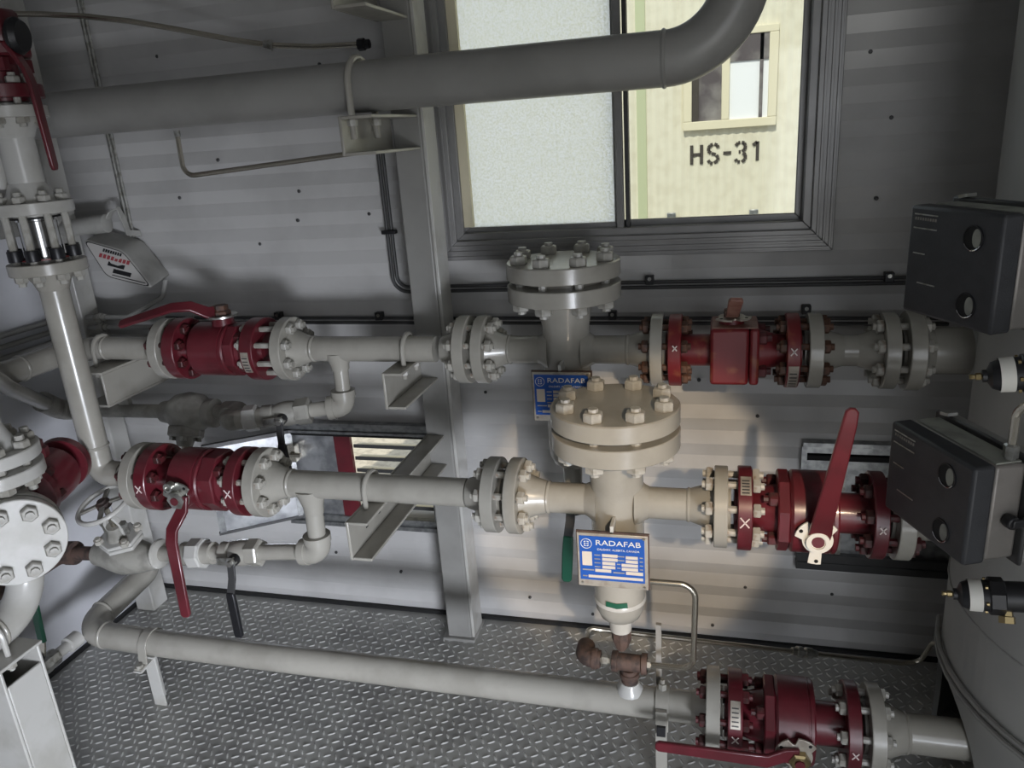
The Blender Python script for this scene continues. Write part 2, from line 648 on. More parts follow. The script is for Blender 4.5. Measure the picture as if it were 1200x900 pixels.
# ---------------------------------------------------------------- building outside
YO = 5.0
bld = thing('building', 'cream building with ribbed siding seen through the window, stencilled HS-31', 'building', (0, YO, 0))
m = MB()
x = -0.60
while x < 3.4:
    if True:
        m.poly([(x, YO, -0.2), (x + 0.020, YO - 0.005, -0.2), (x + 0.024, YO - 0.005, -0.2), (x + 0.044, YO, -0.2), (x + 0.05, YO, -0.2), (x + 0.05, YO + 0.1, -0.2), (x, YO + 0.1, -0.2)], (0, 0, 3.8))
    x += 0.05
m.build('ribbed_siding', 'cream', bld, angle=8)
MB().box((-0.492, YO - 0.012, -0.2), (-0.436, YO + 0.0, 3.6)).build('corner_strip', 'greenstrip', bld)
wf = MB()
for (x0, x1, z0, z1) in ((-0.215, 0.315, 1.585, 1.635), (-0.215, 0.315, 2.09, 2.13), (-0.215, -0.165, 1.635, 2.09), (0.265, 0.315, 1.635, 2.09), (0.005, 0.05, 1.635, 2.09)):
    wf.box((x0, YO - 0.035, z0), (x1, YO - 0.004, z1))
wf = wf.build('window_frame', 'creamtrim', bld, 0.004)
MB().box((-0.165, YO - 0.020, 1.635), (0.005, YO - 0.010, 2.09)).build('pane', 'dwin', wf)
MB().box((0.05, YO - 0.020, 1.635), (0.265, YO - 0.010, 2.09)).build('pane', 'brightwin', wf)
MB().box((-0.165, YO - 0.028, 1.635), (-0.125, YO - 0.019, 2.09)).build('blind', 'stencil', wf)
MB().box((0.215, YO - 0.028, 1.635), (0.235, YO - 0.019, 2.09)).build('sash_bar', 'dwin', wf)
MB().box((0.05, YO - 0.028, 1.95), (0.265, YO - 0.019, 2.09)).build('blind', 'dwin', wf)
for cx in (-0.287, 0.205):
    MB().box((cx - 0.026, YO - 0.030, 1.060), (cx + 0.026, YO - 0.004, 1.105)).build('wall_clip', 'galv', bld, 0.003)
MB().box((-0.60, YO - 0.02, 1.02), (3.0, YO - 0.004, 1.045)).build('base_flashing', 'creamtrim', bld)
# stencilled HS-31: broken strokes
CH, CW, ST = 0.112, 0.058, 0.019


def strokes(x0, z0, segs, name):
    mm = MB()
    for (a, b, c, d) in segs:
        p0 = V((x0 + a * CW, YO - 0.007, z0 + b * CH))
        p1 = V((x0 + c * CW, YO - 0.007, z0 + d * CH))
        mm.bar([p0, p1], ST, 0.003, Y_.cross((p1 - p0).normalized()))
    o = mm.build(name, 'stencil', bld)
    return o


strokes(-0.165, 1.388, [(0, 0, 0, 1), (1, 0, 1, 1), (0.12, 0.5, 0.88, 0.5)], 'stencil_letter')
strokes(-0.067, 1.388, [(0.2, 0.94, 0.45, 1), (0.6, 1, 0.9, 0.93), (0.9, 0.93, 1, 0.8), (0.2, 0.94, 0.02, 0.82), (0.02, 0.82, 0.02, 0.66), (0.02, 0.66, 0.25, 0.55), (0.35, 0.52, 0.75, 0.45),
                          (0.82, 0.42, 0.98, 0.3), (0.98, 0.3, 0.98, 0.16), (0.95, 0.14, 0.6, 0.02), (0.45, 0.0, 0.2, 0.03), (0.14, 0.06, 0, 0.18)], 'stencil_letter')
strokes(0.020, 1.388, [(0, 0.5, 0.8, 0.5)], 'stencil_dash')
strokes(0.092, 1.388, [(0, 0.85, 0.25, 0.98), (0.25, 0.98, 0.45, 1), (0.58, 1, 0.85, 0.96), (0.85, 0.96, 0.95, 0.82), (0.95, 0.82, 0.92, 0.64), (0.92, 0.64, 0.65, 0.53), (0.5, 0.52, 0.3, 0.52),
                         (0.75, 0.46, 0.97, 0.34), (0.97, 0.34, 0.97, 0.15), (0.94, 0.12, 0.65, 0.0), (0.45, 0.0, 0.2, 0.02), (0.12, 0.05, 0, 0.16)], 'stencil_digit')
strokes(0.185, 1.388, [(0.1, 0.82, 0.5, 0.98), (0.55, 0.02, 0.55, 1)], 'stencil_digit')
MB().box((-6, YB + 0.12, -0.25), (6, 9, -0.2)).build('ground', 'gravel')
struct(bpy.data.objects['ground'], 'gravel ground between the two buildings')
MB().box((-6, -9, -0.25), (6, YF - 0.1, -0.2)).build('ground', 'gravel')
struct(bpy.data.objects['ground.001'], 'gravel yard outside the doorway')

# ---------------------------------------------------------------- louvre vents
vl = thing('louvre_vent', 'louvred wall vent glowing with daylight, flap swung open, behind the lower pipe', 'vent', (-1.2, YB, 0.34))
MB().box((-1.50, YB - 0.030, 0.702), (-0.905, YB - 0.004, 0.712)).box((-1.50, YB - 0.034, 0.730), (-0.905, YB - 0.004, 0.744)).box((-1.50, YB - 0.022, 0.712), (-0.905, YB - 0.004, 0.730)).build('top_rail', 'galv', vl, 0.001)
MB().box((-1.50, YB - 0.028, 0.694), (-0.905, YB - 0.006, 0.702)).build('slot', 'dark', vl)
MB().box((-1.50, YB - 0.034, 0.345), (-0.905, YB - 0.004, 0.360)).box((-1.50, YB - 0.024, 0.360), (-0.905, YB - 0.004, 0.378)).box((-1.50, YB - 0.030, 0.378), (-0.905, YB - 0.004, 0.386)).build('bottom_rail', 'galv', vl, 0.001)
MB().box((-0.935, YB - 0.03, 0.386), (-0.905, YB - 0.004, 0.694)).build('side_rail', 'galv', vl)
MB().box((-1.283, YB - 0.022, 0.386), (-1.222, YB - 0.006, 0.694)).build('red_strip', 'red', vl)
MB().box((-1.455, YB - 0.016, 0.386), (-1.283, YB - 0.008, 0.694)).build('foil_sheet', 'foil', vl)
for k in range(7):
    zc = 0.412 + k * 0.046
    R = Matrix.Rotation(math.radians(-14), 3, 'X')
    sl = MB().box((-1.222, YB + 0.004, zc - 0.0015), (-0.935, YB + 0.064, zc + 0.0015), R).build('louvre_slat', 'creamtrim', vl)
    MB().box((-1.222, YB + 0.000, zc + 0.000), (-0.935, YB + 0.005, zc + 0.012)).build('slat_shadow_line', 'darkgrey', sl)  # dark strip drawn for the shadow line at the slat's front edge
fd = V((-0.235, -0.165, 0)).normalized()
fnr = V((fd.y, -fd.x, 0))
c = V((-1.448, YB - 0.020, 0.54)) + fd * 0.145
flap = MB().obox(c, fd, fnr, Z_, 0.29, 0.006, 0.325).build('flap', 'foil', vl)
MB().obox(c + Z_ * 0.165, fd, fnr, Z_, 0.30, 0.016, 0.014).build('flap_edge', 'darkgrey', flap)
MB().obox(c - Z_ * 0.165, fd, fnr, Z_, 0.30, 0.014, 0.010).build('flap_edge', 'darkgrey', flap)
MB().obox(c - fd * 0.135, fd, fnr, Z_, 0.022, 0.018, 0.32).build('hinge_strip', 'galv', flap)
MB().obox(c + fd * 0.135, fd, fnr, Z_, 0.022, 0.018, 0.32).build('hinge_strip', 'galv', flap)
MB().box((-1.452, YB - 0.05, 0.60), (-1.425, YB - 0.02, 0.66)).cyl((-1.44, YB - 0.055, 0.63), (-1.40, YB - 0.055, 0.63), 0.008).build('latch', 'steel', flap)

vr = thing('louvre_vent', 'closed wall vent with grey metal panel behind the tall red lever', 'vent', (0.45, YB, 0.30))
MB().box((0.249, YB - 0.034, 0.716), (0.70, YB - 0.004, 0.730)).box((0.255, YB - 0.026, 0.694), (0.70, YB - 0.004, 0.716)).build('top_rail', 'galv', vr, 0.001)
MB().box((0.255, YB - 0.028, 0.672), (0.70, YB - 0.004, 0.688)).build('slot', 'dark', vr)
MB().box((0.262, YB - 0.016, 0.36), (0.70, YB - 0.006, 0.672)).build('panel', 'galv', vr)
MB().box((0.357, YB - 0.026, 0.36), (0.372, YB - 0.014, 0.66)).cyl((0.365, YB - 0.026, 0.655), (0.365, YB - 0.03, 0.655), 0.008).build('hinge_strip', 'zinc', vr)
MB().box((0.247, YB - 0.030, 0.36), (0.262, YB - 0.004, 0.716)).build('side_rail', 'galv', vr)
MB().box((0.247, YB - 0.036, 0.335), (0.72, YB - 0.004, 0.362)).box((0.247, YB - 0.030, 0.305), (0.72, YB - 0.004, 0.330)).build('bottom_rail', 'darkgrey', vr, 0.001)
for xx in (0.29, 0.42, 0.60):
    MB().lathe((xx, YB - 0.030, 0.348), -Y_, [(0.006, 0), (0.005, 0.004)], 8).build('screw', 'dark', vr)

# ---------------------------------------------------------------- column with brackets
colm = thing('steel_column', 'grey square steel column with channel brackets beside the window', 'column', (-0.845, 2.15, 0))
MB().box((-0.885, 2.105, 0), (-0.800, 2.205, ZC)).build('post', 'greyd', colm, 0.005)
MB().box((-0.80, 2.11, 0.0), (-0.79, 2.20, ZC)).build('light_flange', 'greywhite', colm, 0.002)
MB().box((-0.90, 2.09, 0), (-0.785, 2.215, 0.012)).build('base_weld', 'greyd', colm, 0.004)


def bracket(parent, x0, x1, y0, y1, z0, z1, t=0.008, bev=True):
    MB().box((x0, y0, z0), (x0 + t, y1, z1)).box((x0 + t, y0, z1 - t), (x1, y1, z1)).box((x0 + t, y0, z0), (x1, y1, z0 + t)).build('bracket', 'grey', parent, 0.002 if bev else 0)


bracket(colm, -0.885, -0.825, 1.53, 2.105, 0.655, 0.762)
bracket(colm, -0.885, -0.825, 1.84, 2.105, 0.945, 1.050)
bracket(colm, -0.895, -0.805, 1.80, 2.105, 1.622, 1.715)
bracket(colm, -0.895, -0.805, 1.84, 2.105, 1.955, 2.06)
for (yy, zz) in ((1.62, 0.71), (1.70, 0.71)):
    MB().box((-0.878, yy, zz - 0.014), (-0.8765, yy + 0.012, zz + 0.014)).build('bracket_slot', 'dark', colm)

post = thing('corner_post', 'pale square steel post standing in the left corner with stub bracket', 'post', (-2.11, 2.12, 0))
MB().box((-2.15, 2.08, 0), (-2.07, 2.16, ZC)).build('post', 'greywhite', post, 0.005)
MB().box((-1.90, 1.83, 0.932), (-1.80, 2.225, 0.940)).box((-1.90, 1.83, 1.036), (-1.80, 2.225, 1.044)).box((-1.808, 1.83, 0.940), (-1.80, 2.225, 1.036)).box((-2.15, 2.16, 0.94), (-1.80, 2.225, 1.036)).build('bracket', 'grey', post, 0.002)


def u_bolt(label, x, y, z, r, drop, rod=0.007, nut='nutgrey', mat_='grey', seat=None):
    t = thing('u_bolt', label, 'bolt', (x, y, z - drop))
    pts = [(x, y - r - rod, z - drop)] + [(x, y - (r + rod) * math.cos(PI * k / 14), z + (r + rod) * math.sin(PI * k / 14)) for k in range(15)] + [(x, y + r + rod, z - drop)]
    MB().tube(pts, rod, 10).build('rod', mat_, t)
    if seat is not None:
        for sg in (-1, 1):
            MB().lathe((x, y + sg * (r + rod), seat - 0.016), Z_, [(0.013, 0), (0.013, 0.014)], 6).build('nut', nut, t)
    return t


PR = 0.0365        # small process pipe radius
LY, LZ = 1.65, 0.800
UY, UZ = 1.95, 1.088
BY, BZ = 1.657, 0.218
FR = 0.094

u_bolt('u-bolt holding the lower pipe on its channel bracket', -0.862, LY, LZ, PR, 0.075, seat=0.754)
u_bolt('u-bolt holding the upper pipe on the column bracket', -0.845, UY, UZ, PR, 0.075, seat=1.042)
u_bolt('u-bolt holding the upper pipe above the corner bracket', -1.875, UY - 0.012, UZ, PR, 0.08, seat=1.030)
u_bolt('large u-bolt holding the thick overhead pipe', -0.862, 1.88, 1.78, 0.061, 0.12, 0.0085, seat=1.707)

# ---------------------------------------------------------------- overhead pipe
oh = thing('overhead_pipe', 'thick grey overhead pipe with long elbow turning up before the window', 'pipe', (-0.9, 1.88, 1.72))
path = fillet([(XL + 0.002, 1.88, 1.782), (0.042, 1.88, 1.782), (0.042, 1.88, ZC)], 0.165, 16)
MB().tube(path, 0.060, 36).build('pipe_run', 'greyd', oh)
for c, d in (((-0.123, 1.88, 1.782), X_), ((0.042, 1.88, 1.947), Z_)):
    MB().lathe(V(c) - V(d) * 0.006, d, [(0.059, 0), (0.0625, 0.003), (0.0635, 0.006), (0.0625, 0.009), (0.059, 0.012)], 36).build('weld_bead', 'greyd', oh)


# ---------------------------------------------------------------- valves
def chalk(parent, c, u, w, s=0.011):
    mm = MB()
    c, u, w = V(c), V(u), V(w)
    n = u.cross(w)
    for a in (1, -1):
        d = (u * 0.8 + w * a).normalized()
        mm.bar([c - d * s, c + d * s * 0.9], 0.0028, 0.0012, d.cross(n))
    mm.build('chalk_mark', 'chalk', parent)


def ball_valve(label, Y, Z, fl0, fl1, body, plate, R, bR, nR, stem, material='red', screw='nutred', octo=False, wide=0.0, groove=True):
    """red flanged ball valve along X; fl0/fl1 = (x0,x1) flange discs, stem = unit vector"""
    xm = (body[0] + body[1]) / 2
    t = thing('ball_valve', label, 'valve', (xm, Y, Z - R))
    for (a, b), sg in ((fl0, -1), (fl1, 1)):
        o = (a if sg < 0 else b)
        MB().lathe((o - 0.008 * -sg * -1 if False else o, Y, Z), X_ * -sg,
                   [(R * 0.56, -0.007), (R * 0.56, 0), (R - 0.002, 0), (R, 0.002), (R, b - a - 0.002), (R - 0.002, b - a), (nR * 1.15, b - a)], 40).build('flange', material, t)
    MB().cyl((fl0[1] - 0.004, Y, Z), (body[0] + 0.004, Y, Z), nR, n=28).build('neck', material, t)
    MB().cyl((min(plate[1], body[1]) - 0.004 if plate[0] < body[0] else plate[1] - 0.004, Y, Z), (fl1[0] + 0.004, Y, Z), nR, n=28).build('neck', material, t)
    if plate[0] < body[0]:
        MB().cyl((plate[0] - 0.06, Y, Z), (plate[0], Y, Z), nR * 0.96, nR * 1.3, n=28).build('hub', material, t)
    else:
        MB().cyl((plate[1], Y, Z), (plate[1] + 0.05, Y, Z), nR * 1.3, nR * 0.96, n=28).build('hub', material, t)
    n = 4 if octo else 44
    ph = PI / 4 if octo else 0
    L = body[1] - body[0]
    pr = [(bR - 0.006, 0), (bR, 0.006), (bR, L * 0.55)]
    if groove:
        pr += [(bR, L - 0.016), (bR - 0.002, L - 0.015), (bR - 0.002, L - 0.012), (bR, L - 0.011)]
    pr += [(bR, L - 0.004), (bR - 0.004, L)]
    if octo:
        MB().box((body[0], Y - 0.070, Z - 0.072), (body[1], Y + 0.070, Z + 0.072)).build('body', material, t, 0.008)
    else:
        MB().lathe((body[0], Y, Z), X_, pr, n, ph).build('body', material, t)
    Lp = plate[1] - plate[0]
    if octo:
        MB().box((plate[0] + 0.0015, Y - 0.070, Z - 0.072), (plate[1], Y + 0.070, Z + 0.072)).build('adapter_plate', material, t, 0.007)
    else:
        MB().lathe((plate[0], Y, Z), X_, [(bR - 0.004, 0), (bR * 0.995, 0.003), (bR * 0.995, Lp - 0.003), (bR - 0.004, Lp)], 8, PI / 8).build('adapter_plate', material, t, 0.002)
    # cap screws through the adapter plate
    sx = -1 if plate[0] < body[0] else 1
    x = plate[0] if sx < 0 else plate[1]
    me = _stud.get(('cap', material, screw))
    if me is None:
        me = MB().lathe((0, 0, 0), Z_, [(0.0155, 0), (0.0165, 0.002), (0.0165, 0.016), (0.014, 0.019)], 6).cyl((0, 0, 0.018), (0, 0, 0.030), 0.009, n=8).mesh('cap_screw', screw)
        _stud[('cap', material, screw)] = me
    for k in range(4):
        a = PI / 4 + k * PI / 2
        place('cap_screw', me, t, (x, Y + math.cos(a) * bR * 0.74, Z + math.sin(a) * bR * 0.74), X_ * sx)
    return t


def stop_plate(t, c, n, up, r=0.030, material='zinc'):
    """notched cam plate with holes under the lever"""
    n, up = V(n).normalized(), V(up).normalized()
    sd = up.cross(n)
    pts = []
    for k in range(40):
        a = 2 * PI * k / 40
        q = r * (1.42 if (0.5 < a < 1.6 or 1.9 < a < 3.0) else 0.95)
        if 4.35 < a < 5.0:
            q = r * 1.75
        pts.append(V(c) + sd * math.cos(a) * q + up * math.sin(a) * q)
    o = MB().poly(pts, n * 0.005).build('stop_plate', material, t, 0.0008)
    for a in (0.9, 2.6, 4.7):
        q = V(c) + n * 0.0045 + (sd * math.cos(a) + up * math.sin(a)) * r * (1.2 if a < 4 else 1.5)
        MB().lathe(q, n, [(0.0042, 0), (0.0042, 0.0014)], 10).build('hole', 'dark', o)
    return o


def arc_tag(t, x0, x1, cy, cz, R, a0, a1, material='platem'):
    pts = [(((x0 + x1) / 2), cy - R * math.cos(a0 + (a1 - a0) * k / 6), cz + R * math.sin(a0 + (a1 - a0) * k / 6)) for k in range(7)]
    o = MB().bar(pts, x1 - x0, 0.002, X_).build('data_tag', material, t)
    for k in range(5):
        a = a0 + (a1 - a0) * (k + 0.7) / 6.4
        MB().bar([(x0 + 0.003, cy - (R + 0.0013) * math.cos(a), cz + (R + 0.0013) * math.sin(a)), (x1 - 0.004, cy - (R + 0.0013) * math.cos(a), cz + (R + 0.0013) * math.sin(a))], 0.003, 0.0008, (0, math.sin(a), math.cos(a))).build('stamped_line', 'darkgrey', o)
    return o


# upper left ball valve
vUL = ball_valve('red ball valve on the upper pipe, lever lying flat over its top', UY, UZ, (-1.596, -1.556), (-1.332, -1.290), (-1.520, -1.398), (-1.398, -1.366), FR, 0.082, 0.052, Z_)
MB().cyl((-1.43, UY, UZ + 0.075), (-1.43, UY, UZ + 0.100), 0.034, 0.030).build('stem_boss', 'red', vUL)
MB().lathe((-1.43, UY, UZ + 0.099), Z_, [(0.045, 0), (0.045, 0.006)], 28).build('stop_plate', 'zinc', vUL)
MB().lathe((-1.43, UY, UZ + 0.104), Z_, [(0.027, 0), (0.027, 0.012), (0.022, 0.016), (0.022, 0.030)], 6).build('stem_nut', 'nutrust', vUL)
MB().bar([(-1.425, UY, UZ + 0.112), (-1.455, UY - 0.03, UZ + 0.118), (-1.485, UY - 0.062, UZ + 0.145), (-1.53, UY - 0.085, UZ + 0.147), (-1.695, UY - 0.11, UZ + 0.105), (-1.702, UY - 0.11, UZ + 0.103)], [0.046, 0.036, 0.032, 0.032, 0.028, 0.016], 0.011, (0.1, 0.75, 0.65)).build('lever', 'red', vUL, 0.003)
arc_tag(vUL, -1.326, -1.302, UY, UZ, FR, -0.55, 0.15)

# lower left ball valve
vLL = ball_valve('red ball valve at left of the lower pipe, long lever hanging down', LY, LZ, (-1.520, -1.484), (-1.243, -1.210), (-1.425, -1.330), (-1.330, -1.285), FR, 0.086, 0.052, -Y_)
hub = V((-1.372, LY - 0.088, LZ - 0.010))
MB().cyl(hub + V((0, 0.02, 0)), hub + V((0, -0.012, 0)), 0.036, 0.033).build('stem_boss', 'red', vLL)
stop_plate(vLL, hub + V((0, -0.012, 0)), -Y_, Z_, 0.033)
MB().lathe(hub + V((0, -0.016, 0)), -Y_, [(0.026, 0), (0.026, 0.014), (0.020, 0.017)], 6).build('stem_nut', 'zinc', vLL)
MB().lathe(hub + V((0, -0.030, 0)), -Y_, [(0.012, 0), (0.011, 0.006)], 12).build('stem', 'red', vLL)
MB().lathe(hub + V((-0.016, -0.012, 0.036)), -Y_, [(0.013, 0), (0.013, 0.018), (0.008, 0.018), (0.008, 0.014)], 14).build('stop_pin', 'zinc', vLL)
MB().bar([hub + V((0.012, -0.020, 0.012)), hub + V((0.010, -0.024, -0.03)), hub + V((-0.012, -0.050, -0.075)), hub + V((-0.008, -0.066, -0.105)), hub + V((0.016, -0.100, -0.298)), hub + V((0.017, -0.100, -0.306))],
         [0.044, 0.034, 0.034, 0.034, 0.028, 0.016], 0.011, (1, 0, 0)).build('lever', 'red', vLL, 0.003)
for zz in (0.0,):
    chalk(vLL, (-1.502, LY - FR - 0.0008, LZ + 0.004), X_, Z_, 0.014)
    chalk(vLL, (-1.226, LY - FR - 0.0008, LZ + 0.006), X_, Z_, 0.015)

# upper right ball valve
vUR = ball_valve('worn red ball valve on the upper pipe near the vessel, lever on top', UY, UZ, (-0.118, -0.086), (0.163, 0.194), (-0.016, 0.076), (0.076, 0.100), 0.093, 0.081, 0.041, Z_, 'redworn', 'nutred', octo=True, groove=False)
MB().cyl((0.035, UY, UZ + 0.07), (0.035, UY, UZ + 0.088), 0.032, 0.028).build('stem_boss', 'redworn', vUR)
stop_plate(vUR, (0.035, UY, UZ + 0.084), Z_, -Y_, 0.034, 'platem')
MB().lathe((0.035, UY, UZ + 0.089), Z_, [(0.022, 0), (0.022, 0.014), (0.016, 0.018)], 6).build('stem_nut', 'nutrust', vUR)
MB().bar([(0.035, UY + 0.02, UZ + 0.100), (0.034, UY - 0.035, UZ + 0.098), (0.036, UY - 0.05, UZ + 0.105), (0.042, UY - 0.105, UZ + 0.150), (0.043, UY - 0.113, UZ + 0.156)], [0.038, 0.030, 0.030, 0.034, 0.026], 0.010, (1, 0, 0)).build('lever', 'tan', vUR, 0.002)
MB().box((-0.012, UY - 0.062, UZ + 0.0715), (0.096, UY + 0.062, UZ + 0.0730)).build('dusty_top', 'tan', vUR)
MB().box((0.034, UY - 0.100, UZ + 0.1515), (0.052, UY - 0.088, UZ + 0.1535), Matrix.Rotation(math.radians(-40), 3, 'X')).build('data_tag', 'white', vUR)
chalk(vUR, (0.178, UY - 0.0938, UZ + 0.022), X_, Z_, 0.012)
chalk(vUR, (-0.100, UY - 0.0938, UZ + 0.030), X_, Z_, 0.009)
arc_tag(vUR, 0.167, 0.191, UY, UZ, 0.093, -1.0, -0.15)

# lower right ball valve
vLR = ball_valve('red ball valve on the lower pipe with long lever standing upright', LY, LZ, (0.050, 0.081), (0.325, 0.354), (0.160, 0.258), (0.134, 0.160), 0.096, 0.092, 0.045, -Y_)
hub = V((0.212, LY - 0.095, LZ - 0.012))
MB().cyl(hub + V((0, 0.02, 0)), hub + V((0, -0.010, 0)), 0.034, 0.031).build('stem_boss', 'red', vLR)
stop_plate(vLR, hub + V((0, -0.010, 0)), -Y_, Z_, 0.033, 'white')
MB().lathe(hub + V((0, -0.015, 0)), -Y_, [(0.024, 0), (0.024, 0.012), (0.015, 0.012), (0.015, 0.008)], 26).build('stem_ring', 'white', vLR)
MB().lathe(hub + V((0, -0.020, 0)), -Y_, [(0.014, 0), (0.013, 0.004)], 14).build('stem', 'red', vLR)
MB().bar([hub + V((0, -0.014, -0.004)), hub + V((0.004, -0.018, 0.020)), hub + V((0.004, -0.036, 0.050)), hub + V((0.030, -0.105, 0.300)), hub + V((0.033, -0.108, 0.327)), hub + V((0.0335, -0.108, 0.334))],
         [0.044, 0.046, 0.042, 0.028, 0.024, 0.010], 0.011, (1, 0, 0)).build('lever', 'red', vLR, 0.003)
chalk(vLR, (0.065, LY - 0.0968, LZ + 0.012), X_, Z_, 0.016)
chalk(vLR, (0.340, LY - 0.0968, LZ + 0.012), X_, Z_, 0.010)
arc_tag(vLR, 0.055, 0.078, LY, LZ, 0.096, 0.75, 1.25)

# bottom right ball valve
BR_ = 0.107
vBR = ball_valve('dark red ball valve at floor level with lever pointing left', BY, BZ, (0.039, 0.074), (0.310, 0.340), (0.150, 0.240), (0.124, 0.150), BR_, 0.103, 0.052, -Y_)
hub = V((0.197, BY - 0.106, BZ - 0.002))
MB().cyl(hub + V((0, 0.02, 0)), hub + V((0, -0.010, 0)), 0.036, 0.033).build('stem_boss', 'red', vBR)
stop_plate(vBR, hub + V((0, -0.010, 0)), -Y_, Z_, 0.036, 'platem')
MB().lathe(hub + V((0.004, -0.016, -0.004)), -Y_, [(0.025, 0), (0.025, 0.014), (0.019, 0.018)], 6).build('stem_nut', 'brass', vBR)
MB().lathe(hub + V((0.004, -0.032, -0.004)), -Y_, [(0.012, 0), (0.011, 0.006)], 12).build('stem', 'red', vBR)
MB().bar([hub + V((0.002, -0.020, 0.006)), hub + V((-0.03, -0.024, 0.008)), hub + V((-0.07, -0.046, 0.006)), hub + V((-0.12, -0.050, 0.010)), hub + V((-0.318, -0.055, 0.016)), hub + V((-0.326, -0.055, 0.016))],
         [0.046, 0.036, 0.034, 0.032, 0.027, 0.014], 0.011, (0, 0, 1)).build('lever', 'red', vBR, 0.003)
chalk(vBR, (0.057, BY - BR_ - 0.0008, BZ + 0.010), X_, Z_, 0.013)
chalk(vBR, (0.325, BY - BR_ - 0.0008, BZ + 0.008), X_, Z_, 0.012)
arc_tag(vBR, 0.045, 0.068, BY, BZ, BR_, 0.35, 0.95)

# ---------------------------------------------------------------- process pipes
# upper left spool: runs along the left wall towards the viewer, elbow, flange
s1 = thing('pipe_spool', 'grey pipe from the left corner into the upper left red valve', 'pipe', (-1.8, UY, UZ - 0.05))
MB().tube(fillet([(-1.985, YF + 0.002, UZ + 0.002), (-1.985, UY, UZ), (-1.70, UY, UZ)], 0.11, 12), PR, 28).build('pipe_run', 'grey', s1)
weld(s1, (-1.985, 1.73, UZ), Y_, PR)
weld(s1, (-1.868, UY, UZ), X_, PR)
MB().cyl((-1.985, 1.56, UZ + 0.002), (-1.985, 1.66, UZ + 0.002), 0.040).build('coupling', 'cast', s1)
neck_flange(s1, (-1.608, UY, UZ), -X_, FR)
studs(s1, (-1.646, UY, UZ), (-1.556, UY, UZ), 0.072, 8, 'nutred', over=0.006)

s2 = thing('pipe_spool', 'grey upper pipe with branch outlet between red valve and flange pair', 'pipe', (-0.95, UY, UZ - 0.09))
MB().cyl((-1.15, UY, UZ), (-0.76, UY, UZ), PR, n=28).build('pipe_run', 'grey', s2)
neck_flange(s2, (-1.240, UY, UZ), X_, FR)
neck_flange(s2, (-0.647, UY, UZ), -X_, FR)
weld(s2, (-1.138, UY, UZ), X_, PR)
MB().lathe((-1.065, UY, UZ), -Z_, [(0.040, 0.010), (0.034, 0.030), (0.027, 0.048), (0.026, 0.062)], 22).build('branch_outlet', 'grey', s2)
studs(s2, (-1.332, UY, UZ), (-1.200, UY, UZ), 0.072, 8, 'nutgrey')
studs(s2, (-0.688, UY, UZ), (-0.596, UY, UZ), 0.072, 8, 'nut')

s3 = thing('pipe_spool', 'grey lower pipe with branch outlet between red valve and flange pair', 'pipe', (-0.9, LY, LZ - 0.09))
MB().cyl((-1.10, LY, LZ), (-0.60, LY, LZ), PR, n=28).build('pipe_run', 'grey', s3)
neck_flange(s3, (-1.193, LY, LZ), X_, FR)
neck_flange(s3, (-0.503, LY, LZ), -X_, FR)
weld(s3, (-1.092, LY, LZ), X_, PR)
MB().lathe((-1.040, LY, LZ), -Z_, [(0.044, 0.010), (0.036, 0.034), (0.028, 0.060), (0.026, 0.085)], 22).build('branch_outlet', 'grey', s3)
studs(s3, (-1.243, LY, LZ), (-1.154, LY, LZ), 0.072, 8, 'nut')
studs(s3, (-0.544, LY, LZ), (-0.451, LY, LZ), 0.072, 8, 'nut')

s4 = thing('pipe_spool', 'short grey pipe with flanges at both ends right of the worn red valve', 'pipe', (0.31, UY, UZ - 0.09))
neck_flange(s4, (0.207, UY, UZ), X_, 0.093)
neck_flange(s4, (0.420, UY, UZ), -X_, 0.093)
MB().cyl((0.29, UY, UZ), (0.345, UY, UZ), PR + 0.002, n=28).build('pipe_run', 'grey', s4)
studs(s4, (0.163, UY, UZ), (0.246, UY, UZ), 0.072, 8, 'nutrust')
studs(s4, (0.380, UY, UZ), (0.466, UY, UZ), 0.072, 8, 'nut')
studs(vLR, (0.325, LY, LZ), (0.404, LY, LZ), 0.074, 8, 'nutred')

# bottom header
s5 = thing('pipe_spool', 'long grey pipe low over the floor, bending back to the wall at left', 'pipe', (-1.0, BY, BZ - 0.04))
MB().tube(fillet([(XL + 0.002, 2.02, 0.268), (-1.945, 2.02, 0.265), (-1.945, BY, BZ + 0.010), (-1.62, BY, BZ), (-0.04, BY, BZ)], 0.085, 12), 0.040, 30).build('pipe_run', 'grey', s5)
weld(s5, (-1.858, BY, BZ + 0.008), X_, 0.040)
weld(s5, (-1.945, 1.745, BZ + 0.02), Y_, 0.040)
neck_flange(s5, (0.028, BY, BZ), -X_, BR_, 0.034, 0.040, 0.04)
studs(s5, (-0.013, BY, BZ), (0.074, BY, BZ), 0.084, 8, 'nutred')
MB().lathe((-0.206, BY, BZ + 0.030), Z_, [(0.036, 0), (0.033, 0.012), (0.026, 0.022), (0.024, 0.030)], 20).build('branch_outlet', 'greywhite', s5)
MB().lathe((-1.945, BY - 0.005, BZ + 0.006), -Y_, [(0.026, 0.02), (0.026, 0.06), (0.017, 0.062), (0.017, 0.13)], 16).build('drain_nipple', 'greywhite', s5)

s6 = thing('pipe_spool', 'grey pipe from the floor level valve into the vessel skirt opening', 'pipe', (0.5, BY, BZ - 0.1))
neck_flange(s6, (0.354, BY, BZ), X_, BR_, 0.032, 0.046, 0.06)
MB().cyl((0.44, BY, BZ), (0.95, BY, BZ), 0.046, n=28).build('pipe_run', 'grey', s6)
weld(s6, (0.452, BY, BZ), X_, 0.046)
studs(s6, (0.310, BY, BZ), (0.390, BY, BZ), 0.084, 8, 'nutgrey')

